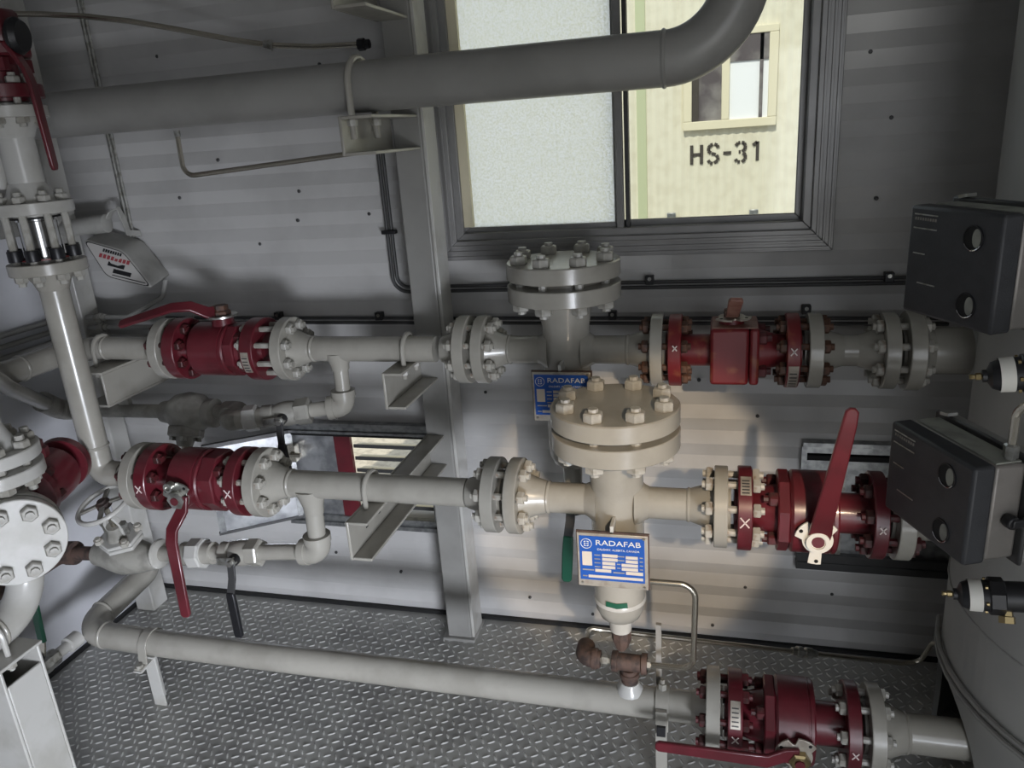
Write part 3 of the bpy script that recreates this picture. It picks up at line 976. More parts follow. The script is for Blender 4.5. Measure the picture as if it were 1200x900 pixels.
# pipe supports under the bottom header
sp = thing('pipe_support', 'angle iron leg with saddle clamp under the left of the low pipe', 'support', (-1.69, BY, 0))
MB().box((-1.712, BY - 0.018, 0), (-1.705, BY + 0.022, BZ - 0.036)).box((-1.712, BY - 0.025, 0), (-1.670, BY - 0.018, BZ - 0.036)).build('leg', 'greywhite', sp, 0.001)
pts = [(-1.69, BY - 0.075, BZ - 0.045), (-1.69, BY - 0.050, BZ - 0.040)] + [(-1.69, BY - 0.044 * math.cos(PI * k / 10), BZ + 0.044 * math.sin(PI * k / 10)) for k in range(0, 11)] + [(-1.69, BY + 0.050, BZ - 0.040), (-1.69, BY + 0.075, BZ - 0.045)]
MB().bar(pts, 0.030, 0.005, X_).build('clamp_strap', 'grey', sp, 0.001)
MB().bar([(-1.69, BY - 0.080, BZ - 0.050), (-1.69, BY, BZ - 0.042), (-1.69, BY + 0.080, BZ - 0.050)], 0.030, 0.006, X_).build('saddle', 'greywhite', sp, 0.001)
for sg in (-1, 1):
    MB().lathe((-1.69, BY + sg * 0.066, BZ - 0.058), Z_, [(0.010, 0), (0.010, 0.026)], 6).build('clamp_bolt', 'nutgrey', sp)

sp = thing('pipe_support', 'flat bar post and strap holding the low pipe near the rusty tee', 'support', (-0.122, BY, 0))
MB().box((-0.137, BY - 0.056, 0), (-0.108, BY - 0.044, BZ + 0.02)).build('leg', 'grey', sp, 0.001)
pts = [(-0.122, BY - 0.048, BZ - 0.045)] + [(-0.122, BY - 0.044 * math.cos(PI * k / 10), BZ + 0.044 * math.sin(PI * k / 10)) for k in range(0, 11)] + [(-0.122, BY + 0.046, BZ - 0.05)]
MB().bar(pts, 0.034, 0.005, X_).build('clamp_strap', 'grey', sp, 0.001)
MB().bar([(-0.122, BY - 0.060, BZ - 0.020), (-0.122, BY - 0.064, BZ - 0.045)], 0.022, 0.01, X_).build('clip', 'black', sp)
MB().lathe((-0.122, BY + 0.002, BZ + 0.045), Z_, [(0.011, 0), (0.011, 0.018), (0.006, 0.018), (0.006, 0.03)], 6).build('clamp_bolt', 'cast', sp)
MB().box((-0.142, BY + 0.050, 0), (-0.128, BY + 0.062, 0.42)).build('back_bar', 'greyd', sp)


# ---------------------------------------------------------------- filter housings
def filter_housing(label, cx, cy, cz, cover, flz, capz, xl, xr, lface, rface, plate, seam, sub):
    t = thing('filter_housing', label, 'filter', (cx, cy, capz))
    bR = 0.0625
    MB().lathe((cx, cy, 0), Z_, [(bR * 0.55, capz), (bR * 0.80, capz + 0.012), (bR * 0.95, capz + 0.034), (bR, capz + 0.070), (bR, flz[0] - 0.075), (bR * 1.04, flz[0] - 0.062),
                                 (bR * 1.10, flz[0] - 0.03), (bR * 1.16, flz[0] + 0.004)], 40).build('body', 'grey', t)
    MB().lathe((cx, cy, 0), Z_, [(0.146, flz[0]), (0.148, flz[0] + 0.002), (0.148, flz[1] - 0.002), (0.146, flz[1]), (0.100, flz[1]), (0.100, cover[0])], 64).build('body_flange', 'grey', t)
    MB().lathe((cx, cy, 0), Z_, [(0.146, cover[0]), (0.148, cover[0] + 0.002), (0.148, cover[1] - 0.003), (0.145, cover[1])], 64).build('cover', 'grey', t)
    studs(t, (cx, cy, flz[0]), (cx, cy, cover[1]), 0.118, 8, 'nutgrey', 0.0115, 0.0228, 0.008, ph=PI / 8 + 0.12)
    for (xx, face, sg) in ((xl, lface, -1), (xr, rface, 1)):
        MB().cyl((cx + sg * 0.03, cy, cz), (xx, cy, cz), PR + 0.001, n=28).build('nozzle', 'grey', t)
        weld(t, (xx, cy, cz), X_, PR + 0.001)
        MB().lathe((cx + sg * 0.045, cy, cz), X_ * sg, [(0.058, 0), (0.050, 0.012), (0.042, 0.022), (0.038, 0.030)], 28).build('nozzle_collar', 'grey', t)
        neck_flange(t, (face, cy, cz), X_ * -sg, FR, 0.030, PR + 0.001, abs(face - xx) - 0.036)
    # nameplate on two stand-offs
    x0, x1, z0, z1 = plate
    py = cy - 0.110
    for xx in (x0 + 0.02, x1 - 0.02):
        MB().box((xx - 0.006, py, z0 + 0.002), (xx + 0.006, cy - 0.030, z0 + 0.010)).build('stand_off', 'grey', t)
    MB().box((cx - 0.004, py, z1 - 0.02), (cx + 0.004, cy - 0.055, z1 + 0.018)).build('stand_off', 'greywhite', t, 0.001)
    pl = MB().box((x0, py - 0.004, z0), (x1, py, z1)).build('nameplate', 'platem', t, 0.001)
    MB().box((x0 - 0.002, py, z0 - 0.001), (x1 + 0.003, py + 0.005, z1 + 0.003)).build('backing_plate', 'rust', t)
    w, h = x1 - x0, z1 - z0

    def fx(a):
        return x0 + w * a

    def fz(b):
        return z1 - h * b
    MB().box((fx(0.035), py - 0.0052, fz(0.87)), (fx(0.955), py - 0.0038, fz(0.05))).build('blue_field', 'blue', pl)
    fy = py - 0.0056
    put_text(pl, 'RADAFAB', h * 0.135, (fx(0.585), fy, fz(0.165)), 'white', 1.26)
    put_text(pl, 'CALGARY, ALBERTA, CANADA', h * 0.050, (fx(0.585), fy, fz(0.285)), 'white', 1.0)
    ring = MB()
    rc = V((fx(0.135), fy, fz(0.19)))
    ring.tube([rc + V((math.cos(a * PI / 12) * h * 0.088, 0, math.sin(a * PI / 12) * h * 0.088)) for a in range(24)], 0.0008, 6, True)
    for a in range(3):
        for sg in (-1, 1):
            ring.bar([rc + V((sg * h * 0.008, 0, (0.045 - a * 0.045) * h)), rc + V((sg * h * 0.04, 0, (0.03 - a * 0.03) * h))], 0.0022, 0.0006, Z_)
    ring.build('emblem', 'white', pl)
    fields = [(0.07, 0.21, 0.34, 0.60)]
    for k in range(4):
        zz = 0.365 + k * 0.073
        wl = 0.22 if k < 2 else 0.185
        fields.append((0.355, 0.355 + wl, zz, zz + 0.055))
        fields.append((0.69 if k < 2 else 0.63, 0.86, zz + 0.012, zz + 0.067))
    fields += [(0.25, 0.48, 0.655, 0.71), (0.69, 0.93, 0.665, 0.725), (0.15, 0.93, 0.775, 0.825)]
    mm = MB()
    for (a, b, c_, d_) in fields:
        mm.box((fx(a), fy - 0.0002, fz(d_)), (fx(b), fy + 0.001, fz(c_)))
    mm.build('stamped_field', 'stamp', pl)
    mm = MB()
    for k in range(4):
        zz = 0.365 + k * 0.073
        for (a, b) in ((0.245, 0.33), (0.575 + (0.0 if k < 2 else -0.01), 0.67 if k < 2 else 0.615), (0.885, 0.93)):
            mm.box((fx(a), fy - 0.0002, fz(zz + 0.038)), (fx(b), fy + 0.0004, fz(zz + 0.020)))
    for (a, b, zz) in ((0.07, 0.235, 0.67), (0.51, 0.67, 0.69), (0.07, 0.135, 0.79)):
        mm.box((fx(a), fy - 0.0002, fz(zz + 0.022)), (fx(b), fy + 0.0004, fz(zz)))
    mm.build('small_print', 'platem', pl)
    for (a, b) in ((0.06, 0.935), (0.945, 0.05), (0.945, 0.95)):
        MB().lathe((fx(a), py - 0.004, fz(b)), -Y_, [(0.0035, 0), (0.0025, 0.003)], 10).build('rivet', 'zinc', pl)
    return t


fL = filter_housing('grey filter housing with bolted round cover in front, blue nameplate fully visible', -0.224, LY, LZ, (1.004, 1.046), (0.946, 0.990), 0.476, -0.390, -0.058, -0.491, 0.036,
                    (-0.304, -0.143, 0.634, 0.773), 0, 0)
studs(fL, (-0.004, LY, LZ), (0.083, LY, LZ), 0.074, 8, 'nut')
MB().lathe((-0.224, LY, 0.440), Z_, [(0.027, 0), (0.028, 0.01), (0.030, 0.040)], 20).build('drain_spout', 'greywhite', fL)
MB().lathe((-0.223, LY, 0.378), Z_, [(0.010, 0), (0.018, 0.012), (0.025, 0.034), (0.025, 0.064)], 8).build('drain_plug', 'rust', fL)
MB().lathe((-0.224, LY, 0.528), Z_, [(0.0600, 0), (0.0640, 0.004), (0.0640, 0.010), (0.0625, 0.014)], 32).build('weld_bead', 'greywhite', fL)
MB().bar([(-0.250, LY - 0.0605, 0.552), (-0.224, LY - 0.0655, 0.550), (-0.198, LY - 0.0605, 0.552)], 0.014, 0.001, Z_).build('green_mark', 'green', fL)

fU = filter_housing('grey filter housing with bolted round cover below the window, nameplate half hidden', -0.388, UY, UZ, (1.288, 1.330), (1.230, 1.272), 0.752, -0.545, -0.225, -0.640, -0.126,
                    (-0.461, -0.308, 0.926, 1.060), 0, 0)
studs(fU, (-0.168, UY, UZ), (-0.086, UY, UZ), 0.072, 8, 'nutrust')
MB().lathe((-0.388, UY, 0.690), Z_, [(0.026, 0), (0.028, 0.07)], 16).build('drain_spout', 'grey', fU)

dv = thing('drain_valve', 'small black drain valve with green handle under the rear filter housing', 'valve', (-0.39, UY, 0.39))
MB().lathe((-0.388, UY, 0.600), Z_, [(0.020, 0), (0.030, 0.004), (0.030, 0.030), (0.036, 0.034), (0.036, 0.060), (0.030, 0.064), (0.030, 0.090)], 6).build('body', 'black', dv)
MB().lathe((-0.388, UY - 0.03, 0.640), -Y_, [(0.014, 0), (0.014, 0.022)], 12).build('stem', 'zinc', dv)
MB().bar([(-0.388, UY - 0.05, 0.645), (-0.392, UY - 0.052, 0.60), (-0.400, UY - 0.055, 0.55)], 0.026, 0.006, X_).build('lever_root', 'darkgrey', dv, 0.001)
MB().bar([(-0.399, UY - 0.055, 0.555), (-0.403, UY - 0.058, 0.50), (-0.408, UY - 0.062, 0.42), (-0.408, UY - 0.062, 0.41)], [0.028, 0.032, 0.030, 0.018], 0.012, X_).build('green_grip', 'green', dv, 0.004)

# ---------------------------------------------------------------- left riser
RX, RY = -1.708, 1.65
rs = thing('riser_pipe', 'tall grey riser pipe dropping into the lower left red valve', 'pipe', (RX, RY, LZ))
MB().tube(fillet([(RX, RY, 1.37), (RX, RY, LZ), (-1.63, RY, LZ)], 0.077, 10), PR, 28).build('pipe_run', 'grey', rs)
weld(rs, (RX, RY, LZ + 0.085), Z_, PR)
neck_flange(rs, (-1.531, RY, LZ), -X_, FR)
neck_flange(rs, (RX, RY, 1.420), -Z_, FR, 0.030, PR, 0.05)
studs(rs, (-1.568, RY, LZ), (-1.484, RY, LZ), 0.072, 8, 'nutred')
rt = thing('insulating_joint', 'flanged joint with chrome spacer and long studs on the riser', 'joint', (RX, RY, 1.42))
MB().lathe((RX, RY, 1.421), Z_, [(0.050, 0), (0.050, 0.004), (0.046, 0.006), (0.046, 0.096), (0.050, 0.098), (0.050, 0.102)], 32).build('chrome_spacer', 'chrome', rt)
MB().lathe((RX, RY, 1.4205), Z_, [(0.066, 0), (0.066, 0.003)], 32).build('gasket', 'redworn', rt)
MB().lathe((RX, RY, 1.524), Z_, [(0.060, 0), (0.060, 0.003)], 32).build('gasket', 'rubber', rt)
studs(rt, (RX, RY, 1.382), (RX, RY, 1.566), 0.072, 8, 'nutgrey', 0.0095, 0.0165, 0.010)
bm = MB().lathe((0, 0, 0), Z_, [(0.017, 0), (0.0175, 0.002), (0.0175, 0.026), (0.017, 0.028)], 14).mesh('nut_sleeve', 'black')
for k in range(8):
    a = PI / 8 + k * PI / 4
    place('nut_sleeve', bm, rt, (RX + 0.072 * math.cos(a), RY + 0.072 * math.sin(a), 1.421))
ru = thing('pipe_spool', 'short white grey flanged pipe below the red valve at top left', 'pipe', (RX, RY, 1.53))
neck_flange(ru, (RX, RY, 1.528), Z_, FR, 0.030, 0.042, 0.05, 'greywhite')
MB().cyl((RX, RY, 1.60), (RX, RY, 1.72), 0.042, n=28).build('pipe_run', 'greywhite', ru)
neck_flange(ru, (RX, RY, 1.802), -Z_, 0.088, 0.028, 0.042, 0.05, 'greywhite')
MB().cyl((RX - 0.075, RY - 0.01, 1.60), (RX - 0.075, RY - 0.01, 1.68), 0.03).build('side_boss', 'greywhite', ru)
studs(ru, (RX, RY, 1.768), (RX, RY, 1.845), 0.066, 8, 'nutgrey')

tv = thing('ball_valve', 'red ball valve standing on the riser at the top left, lever hanging down', 'valve', (RX, RY, 1.81))
MB().lathe((RX, RY, 1.812), Z_, [(0.052, -0.007), (0.052, 0), (0.086, 0), (0.088, 0.002), (0.088, 0.030), (0.086, 0.032), (0.05, 0.032)], 36).build('flange', 'red', tv)
MB().lathe((RX, RY, 1.840), Z_, [(0.048, 0), (0.044, 0.05), (0.062, 0.065)], 28).build('neck', 'red', tv)
MB().lathe((RX, RY, 1.905), Z_, [(0.080, 0), (0.086, 0.006), (0.086, 0.028), (0.083, 0.030), (0.083, 0.033), (0.084, 0.035), (0.074, 0.098), (0.066, 0.106)], 8, PI / 8).build('body', 'red', tv, 0.003)
for k in range(4):
    a = k * PI / 2 + PI / 4 + 0.2
    MB().lathe((RX + 0.062 * math.cos(a), RY + 0.062 * math.sin(a), 1.872), Z_, [(0.0165, 0), (0.0165, 0.030)], 6).build('cap_screw', 'red', tv)
MB().lathe((RX + 0.078, RY - 0.02, 1.948), V((1, 0.25, -0.1)), [(0.026, 0), (0.040, 0.012), (0.042, 0.022), (0.034, 0.034)], 24).build('stem_cap', 'black', tv)
MB().bar([(RX + 0.080, RY - 0.03, 1.930), (RX + 0.094, RY - 0.03, 1.905), (RX + 0.113, RY - 0.03, 1.870), (RX + 0.120, RY - 0.03, 1.84), (RX + 0.126, RY - 0.030, 1.650), (RX + 0.126, RY - 0.030, 1.638)],
         [0.045, 0.034, 0.030, 0.030, 0.026, 0.014], 0.011, (0.3, -1, 0)).build('lever', 'red', tv, 0.003)
chalk(tv, (RX + 0.045, RY - 0.077, 1.828), V((0.86, 0.5, 0)), Z_, 0.012)

# ---------------------------------------------------------------- left lower tee with blind flange
TX, TY = -1.618, 1.272
az = V((0.785, -0.619, 0))
te = thing('pipe_tee', 'white grey pipe tee with round blind flange facing out at the left edge', 'tee', (TX, TY, 0.60))
MB().tube(fillet([(TX, TY, 0.98), (TX, TY, 0.625), (TX, YF + 0.002, 0.625)], 0.11, 12), 0.040, 28).build('pipe_run', 'greywhite', te)
weld(te, (TX, TY, 0.735), Z_, 0.040)
weld(te, (TX, TY - 0.115, 0.625), Y_, 0.040)
MB().lathe((TX, TY, 0.80), Z_, [(0.040, -0.04), (0.056, -0.02), (0.060, 0.03), (0.060, 0.09), (0.050, 0.13)], 28).build('tee_body', 'greywhite', te)
fc = V((TX, TY, 0.842))
MB().cyl(fc, fc + az * 0.05, 0.058, n=28).build('branch', 'greywhite', te)
MB().lathe(fc + az * 0.045, az, [(0.102, 0), (0.104, 0.002), (0.104, 0.026), (0.102, 0.028)], 44).build('flange', 'greywhite', te)
MB().lathe(fc + az * 0.082, az, [(0.062, -0.008), (0.062, 0), (0.101, 0), (0.103, 0.002), (0.103, 0.028), (0.101, 0.030)], 44).build('blind_flange', 'greywhite', te)
studs(te, fc + az * 0.045, fc + az * 0.112, 0.074, 8, 'nutgrey', 0.0095, 0.019, 0.008, ph=PI / 8 - 0.15)
MB().lathe((TX, TY, 0.965), Z_, [(0.100, 0), (0.102, 0.002), (0.102, 0.028), (0.100, 0.030), (0.055, 0.030), (0.055, 0.036)], 40).build('flange', 'greywhite', te)
MB().lathe((TX, TY, 1.010), Z_, [(0.055, -0.008), (0.055, 0), (0.100, 0), (0.102, 0.002), (0.102, 0.028), (0.100, 0.030), (0.064, 0.030), (0.048, 0.062), (0.040, 0.085)], 40).build('flange', 'greywhite', te)
MB().cyl((TX, TY, 1.09), (TX, TY, ZC), 0.040, n=24).build('upper_pipe', 'greywhite', te)
studs(te, (TX, TY, 0.965), (TX, TY, 1.040), 0.078, 8, 'nutgrey', 0.010, 0.019, 0.012, ph=0.25)

rv = thing('ball_valve', 'dark red valve half hidden behind the riser and the blind flange', 'valve', (-1.70, 1.47, 0.78))
q0 = V((TX, TY, 0.872)) + V((-0.03, 0.06, 0))
dq = V((-0.36, 0.93, 0)).normalized()
MB().lathe(q0, dq, [(0.055, 0), (0.078, 0.02), (0.078, 0.045), (0.062, 0.055), (0.068, 0.10), (0.072, 0.12), (0.072, 0.18), (0.056, 0.20), (0.046, 0.23)], 28).build('body', 'red', rv)
MB().lathe(q0 + dq * 0.225, dq, [(0.070, 0), (0.072, 0.002), (0.072, 0.028), (0.070, 0.030)], 32).build('flange', 'red', rv)
MB().lathe(q0 + dq * 0.13 + Z_ * 0.06, Z_, [(0.030, 0), (0.030, 0.03), (0.022, 0.034), (0.022, 0.05)], 8).build('bonnet', 'red', rv)
for k in range(6):
    a = k * PI / 3 + 0.3
    sd = Z_.cross(dq)
    q = q0 + dq * 0.04 + (sd * math.cos(a) + Z_ * math.sin(a)) * 0.064
    MB().lathe(q, dq, [(0.014, 0), (0.014, 0.040)], 6).build('nut', 'nutred', rv)

st = thing('pipe_stand', 'white slotted channel stand carrying the pipe at the lower left edge', 'stand', (-1.617, 1.14, 0))
m = MB()
m.box((-1.690, 1.085, 0), (-1.545, 1.093, 0.575)).box((-1.690, 1.187, 0), (-1.545, 1.195, 0.575)).box((-1.690, 1.093, 0), (-1.682, 1.187, 0.575))
m.box((-1.553, 1.093, 0), (-1.545, 1.187, 0.530)).build('post', 'greywhite', st, 0.003)
MB().box((-1.690, 1.080, 0.575), (-1.540, 1.200, 0.583)).build('top_plate', 'greywhite', st, 0.002)
MB().box((-1.676, 1.093, 0.520), (-1.640, 1.187, 0.574)).build('inner_web', 'greyd', st)
ub = thing('u_bolt', 'pale u-bolt over the pipe on the white channel stand', 'bolt', (TX, 1.135, 0.54))
pts = [(TX - 0.047, 1.135, 0.545)] + [(TX - 0.047 * math.cos(PI * k / 14), 1.135, 0.625 + 0.047 * math.sin(PI * k / 14)) for k in range(15)] + [(TX + 0.047, 1.135, 0.545)]
MB().tube(pts, 0.0065, 10).build('rod', 'greywhite', ub)
for sg in (-1, 1):
    MB().lathe((TX + sg * 0.047, 1.135, 0.552), Z_, [(0.012, 0), (0.012, 0.014)], 6).build('nut', 'nutgrey', ub)

# ---------------------------------------------------------------- small lower bypass line
G = V((-1.690, LY, 0.545))
gv = thing('globe_valve', 'small globe valve with pale handwheel on the lower bypass line', 'valve', (G.x, G.y, 0.46))
MB().lathe((-1.800, LY, 0.530), X_, [(0.026, 0), (0.036, 0.004), (0.040, 0.03), (0.050, 0.07), (0.056, 0.105), (0.050, 0.15), (0.040, 0.185), (0.036, 0.205), (0.028, 0.215)], 26).build('body', 'cast', gv)
gd = V((0.12, -0.30, 0.94)).normalized()
sd = X_.cross(gd).normalized()
b0 = G + gd * 0.040
hexp = [b0 + (X_ * math.cos(a) * 0.070 + sd * math.sin(a) * 0.056) for a in (k * PI / 3 + PI / 6 for k in range(6))]
MB().poly(hexp, gd * 0.014).build('bonnet_flange', 'greywhite', gv, 0.004)
MB().poly([p + gd * 0.017 for p in hexp], gd * 0.012).build('bonnet_flange', 'greywhite', gv, 0.004)
for (a, b) in ((1, 1), (1, -1), (-1, 1), (-1, -1)):
    MB().lathe(b0 + X_ * a * 0.045 + sd * b * 0.032 + gd * 0.028, gd, [(0.013, 0), (0.013, 0.014), (0.008, 0.014), (0.008, 0.020)], 6).build('bonnet_bolt', 'nut', gv)
MB().lathe(b0 + gd * 0.028, gd, [(0.034, 0), (0.026, 0.02), (0.022, 0.045)], 20).build('bonnet', 'cast', gv)
for a in (-1, 1):
    MB().bar([b0 + X_ * a * 0.024 + gd * 0.03, b0 + X_ * a * 0.026 + gd * 0.08, b0 + X_ * a * 0.010 + gd * 0.108], 0.016, 0.008, sd).build('yoke_arm', 'greywhite', gv, 0.001)
    MB().lathe(b0 + X_ * a * 0.036 + gd * 0.045, gd, [(0.008, 0), (0.008, 0.03), (0.011, 0.03), (0.011, 0.042)], 6).build('gland_bolt', 'zinc', gv)
MB().cyl(b0 + gd * 0.04, b0 + gd * 0.172, 0.008, n=10).build('stem', 'steel', gv)
wc = b0 + gd * 0.158
wd = V((-0.12, -0.34, 0.93)).normalized()
wu = V((1, 0, 0)) - wd * wd.x
wu.normalize()
ww = wd.cross(wu)
hw = MB().tube([wc + (wu * math.cos(k * PI / 16) + ww * math.sin(k * PI / 16)) * 0.074 for k in range(32)], 0.0072, 10, True)
hw = hw.build('handwheel', 'greywhite', gv)
for k in range(4):
    a = k * PI / 2 + 0.5
    d = wu * math.cos(a) + ww * math.sin(a)
    MB().bar([wc + d * 0.010 + wd * 0.004, wc + d * 0.071], 0.013, 0.007, wd.cross(d)).build('spoke', 'cast', hw, 0.001)
MB().lathe(wc - wd * 0.006, wd, [(0.022, 0), (0.020, 0.014), (0.012, 0.016), (0.012, 0.022)], 14).build('hub', 'rust', hw)

nl = thing('pipe_nipple', 'rusty pipe nipple and elbow left of the handwheel valve', 'pipe', (-1.87, LY, 0.50))
MB().cyl((-1.91, LY, 0.522), (-1.795, LY, 0.529), 0.021, n=18).build('nipple', 'rust', nl)
MB().tube(fillet([(-1.895, LY, 0.523), (-1.945, LY, 0.519), (-1.955, LY - 0.09, 0.515)], 0.035, 6), 0.033, 18).build('elbow', 'rust', nl)
MB().cyl((-1.908, LY, 0.522), (-1.880, LY, 0.524), 0.036, n=20).build('elbow_band', 'rust', nl)
MB().cyl((-1.955, LY - 0.08, 0.516), (-1.957, LY - 0.22, 0.512), 0.021, n=16).build('tail_pipe', 'rust', nl)


def small_line(label, pts, r, name='pipe_run', cat='pipe', loc=None):
    t = thing('pipe_spool', label, cat, loc or pts[0])
    MB().tube(pts, r, 18).build(name, 'grey', t)
    return t


def union(t, c, d, r=0.036, L=0.05):
    d = V(d).normalized()
    c = V(c)
    MB().lathe(c - d * L * 0.62, d, [(r * 0.80, 0), (r * 0.80, L * 0.42)], 20).build('union_end', 'grey', t)
    MB().lathe(c - d * L * 0.28, d, [(r * 1.02, 0), (r * 1.12, L * 0.06), (r * 1.12, L * 0.48), (r * 1.02, L * 0.54)], 8, 0.2).build('union_nut', 'greywhite', t)
    MB().lathe(c + d * L * 0.26, d, [(r * 0.86, 0), (r * 0.86, L * 0.3), (r * 0.7, L * 0.36)], 20).build('union_end', 'grey', t)


def small_ball(label, c, d, leverpts, wdir, grip='black', L=0.13, bodym='grey'):
    d = V(d).normalized()
    c = V(c)
    t = thing('small_ball_valve', label, 'valve', c - Z_ * 0.04)
    MB().lathe(c - d * L / 2, d, [(0.026, 0), (0.034, 0.003), (0.034, L * 0.22), (0.030, L * 0.25), (0.036, L * 0.36), (0.038, L * 0.5), (0.036, L * 0.64), (0.034, L * 0.70)], 20).build('body', bodym, t)
    MB().lathe(c + d * L * 0.18, d, [(0.036, 0), (0.040, 0.003), (0.040, L * 0.27), (0.036, L * 0.30)], 6, 0.3).build('end_nut', bodym, t)
    sd_ = V((leverpts[0])) - c
    n = sd_.normalized()
    MB().cyl(c + n * 0.030, c + n * 0.058, 0.016, n=14).build('stem_boss', 'black', t)
    MB().lathe(c + n * 0.052, n, [(0.017, 0), (0.017, 0.008), (0.009, 0.010), (0.009, 0.018)], 6).build('stem_nut', 'zinc', t)
    MB().obox(c + n * 0.050 - d * 0.026, d, n, d.cross(n), 0.05, 0.005, 0.022).build('lock_tab', 'zinc', t, 0.001)
    lv = [V(p) for p in leverpts]
    MB().bar(lv[:3], 0.022, 0.006, wdir).build('lever', 'darkgrey', t, 0.001)
    e = lv[-1] - lv[-2]
    MB().bar([lv[2] - e * 0.05, lv[2] + e * 0.06, lv[3] - e * 0.05, lv[3]], [0.022, 0.026, 0.026, 0.018], 0.013, wdir).build('grip', grip, t, 0.003)
    return t


bl = thing('pipe_spool', 'lower bypass piping with union and socket elbow under the lower pipe', 'pipe', (-1.3, LY, 0.53))
E1 = V((-1.045, LY, 0.597))
E0 = V((-1.585, LY, 0.545))
dl = (E0 - E1).normalized()
MB().cyl(E1, E0, 0.0225, n=20).build('pipe_run', 'grey', bl)
MB().cyl((-1.041, LY, 0.720), E1 + Z_ * 0.02, 0.0245, n=20).build('drop_pipe', 'grey', bl)
el = MB().tube(fillet([E1 + Z_ * 0.052, E1, E1 + dl * 0.052], 0.030, 8), 0.0345, 22)
el.build('socket_elbow', 'grey', bl)
MB().lathe(E1 + Z_ * 0.048, Z_, [(0.0375, -0.016), (0.0375, 0.004), (0.026, 0.0045)], 22).build('elbow_socket', 'grey', bl)
MB().lathe(E1 + dl * 0.048, dl, [(0.0375, -0.016), (0.0375, 0.004), (0.026, 0.0045)], 22).build('elbow_socket', 'grey', bl)
union(bl, E1 + dl * 0.395, dl, 0.040, 0.085)
MB().lathe(E0 - dl * 0.022, dl, [(0.030, 0), (0.041, 0.004), (0.044, 0.010), (0.041, 0.016), (0.030, 0.020)], 24).build('collar_ring', 'greywhite', bl)
c = E1 + dl * 0.245
small_ball('small grey ball valve with black hanging lever on the lower bypass', c, -dl,
           [c + V((0.0, -0.058, 0.002)), c + V((0.0, -0.066, -0.045)), c + V((-0.008, -0.075, -0.090)), c + V((-0.004, -0.080, -0.225))], X_)

# ---------------------------------------------------------------- small upper bypass line
bu = thing('pipe_spool', 'upper bypass piping with elbows and union under the upper pipe', 'pipe', (-1.3, 1.9, 0.85))
E1 = V((-1.068, UY, 0.912))
E2 = V((-1.405, 1.862, 0.887))
dl = (E2 - E1).normalized()
MB().cyl((-1.065, UY, 1.030), E1, 0.0225, n=20).build('drop_pipe', 'grey', bu)
MB().tube(fillet([E1 + Z_ * 0.05, E1, E1 + dl * 0.05], 0.03, 8), 0.033, 22).build('socket_elbow', 'grey', bu)
MB().lathe(E1 + Z_ * 0.046, Z_, [(0.036, -0.016), (0.036, 0.004), (0.025, 0.0045)], 22).build('elbow_socket', 'grey', bu)
MB().lathe(E1 + dl * 0.046, dl, [(0.036, -0.016), (0.036, 0.004), (0.025, 0.0045)], 22).build('elbow_socket', 'grey', bu)
MB().cyl(E1, E2, 0.0225, n=20).build('pipe_run', 'grey', bu)
union(bu, E1 + dl * 0.285, dl, 0.036, 0.075)
MB().tube(fillet([E2 - dl * 0.03, E2 + dl * 0.01, V((-1.430, UY, 0.888))], 0.03, 6), 0.030, 18).build('elbow', 'cast', bu)
MB().tube(fillet([(-1.428, 1.885, 0.888), (-1.435, UY, 0.886), (-1.48, UY, 0.884)], 0.03, 6), 0.032, 18).build('elbow', 'cast', bu)
MB().cyl((-1.54, UY, 0.880), (-1.46, UY, 0.884), 0.0225, n=18).build('pipe_run', 'cast', bu)
MB().cyl((-2.115, UY, 0.874), (-1.68, UY, 0.878), 0.0225, n=18).build('pipe_run', 'cast', bu)
MB().tube(fillet([(-2.06, UY, 0.874), (-2.118, UY, 0.872), (-2.085, UY - 0.09, 0.935)], 0.03, 6), 0.033, 18).build('elbow', 'cast', bu)
MB().tube([(-2.098, UY - 0.06, 0.912), (-1.90, 1.60, 1.075), (-1.655, 1.300, 1.265)], 0.0225, 16).build('slanting_pipe', 'grey', bu)
MB().box((-1.875, UY - 0.006, 0.86), (-1.835, UY + 0.012, 0.935)).build('hanger_strap', 'cast', bu, 0.002)
c = E1 + dl * 0.175
small_ball('small grey ball valve with black hanging lever on the upper bypass', c, -dl,
           [c + V((0.006, -0.058, -0.004)), c + V((0.006, -0.064, -0.04)), c + V((0.008, -0.068, -0.075)), c + V((0.015, -0.070, -0.165))], X_, 'black', 0.15, 'cast')

gu = thing('globe_valve', 'cast grey globe valve hanging upside down on the upper bypass line', 'valve', (-1.61, UY, 0.76))
MB().lathe((-1.715, UY, 0.876), X_, [(0.024, 0), (0.034, 0.003), (0.038, 0.03), (0.058, 0.06), (0.066, 0.10), (0.060, 0.14), (0.042, 0.165), (0.046, 0.175), (0.046, 0.195), (0.026, 0.20)], 26).build('body', 'cast', gu)
gd = V((0.0, -0.45, -0.89)).normalized()
g0 = V((-1.62, UY, 0.876)) + gd * 0.045
MB().lathe(g0, gd, [(0.050, 0), (0.056, 0.004), (0.056, 0.030), (0.050, 0.034)], 6, 0.2).build('bonnet_flange', 'cast', gu, 0.003)
MB().lathe(g0 + gd * 0.034, gd, [(0.030, 0), (0.024, 0.03)], 16).build('bonnet', 'cast', gu)
for k in range(4):
    a = k * PI / 2 + 0.5
    q = g0 + gd * 0.03 + X_ * math.cos(a) * 0.038 + X_.cross(gd) * math.sin(a) * 0.038
    MB().lathe(q, gd, [(0.011, 0), (0.011, 0.016)], 6).build('bonnet_bolt', 'zinc', gu)
MB().cyl(g0 + gd * 0.05, g0 + gd * 0.10, 0.009, n=10).build('stem', 'steel', gu)

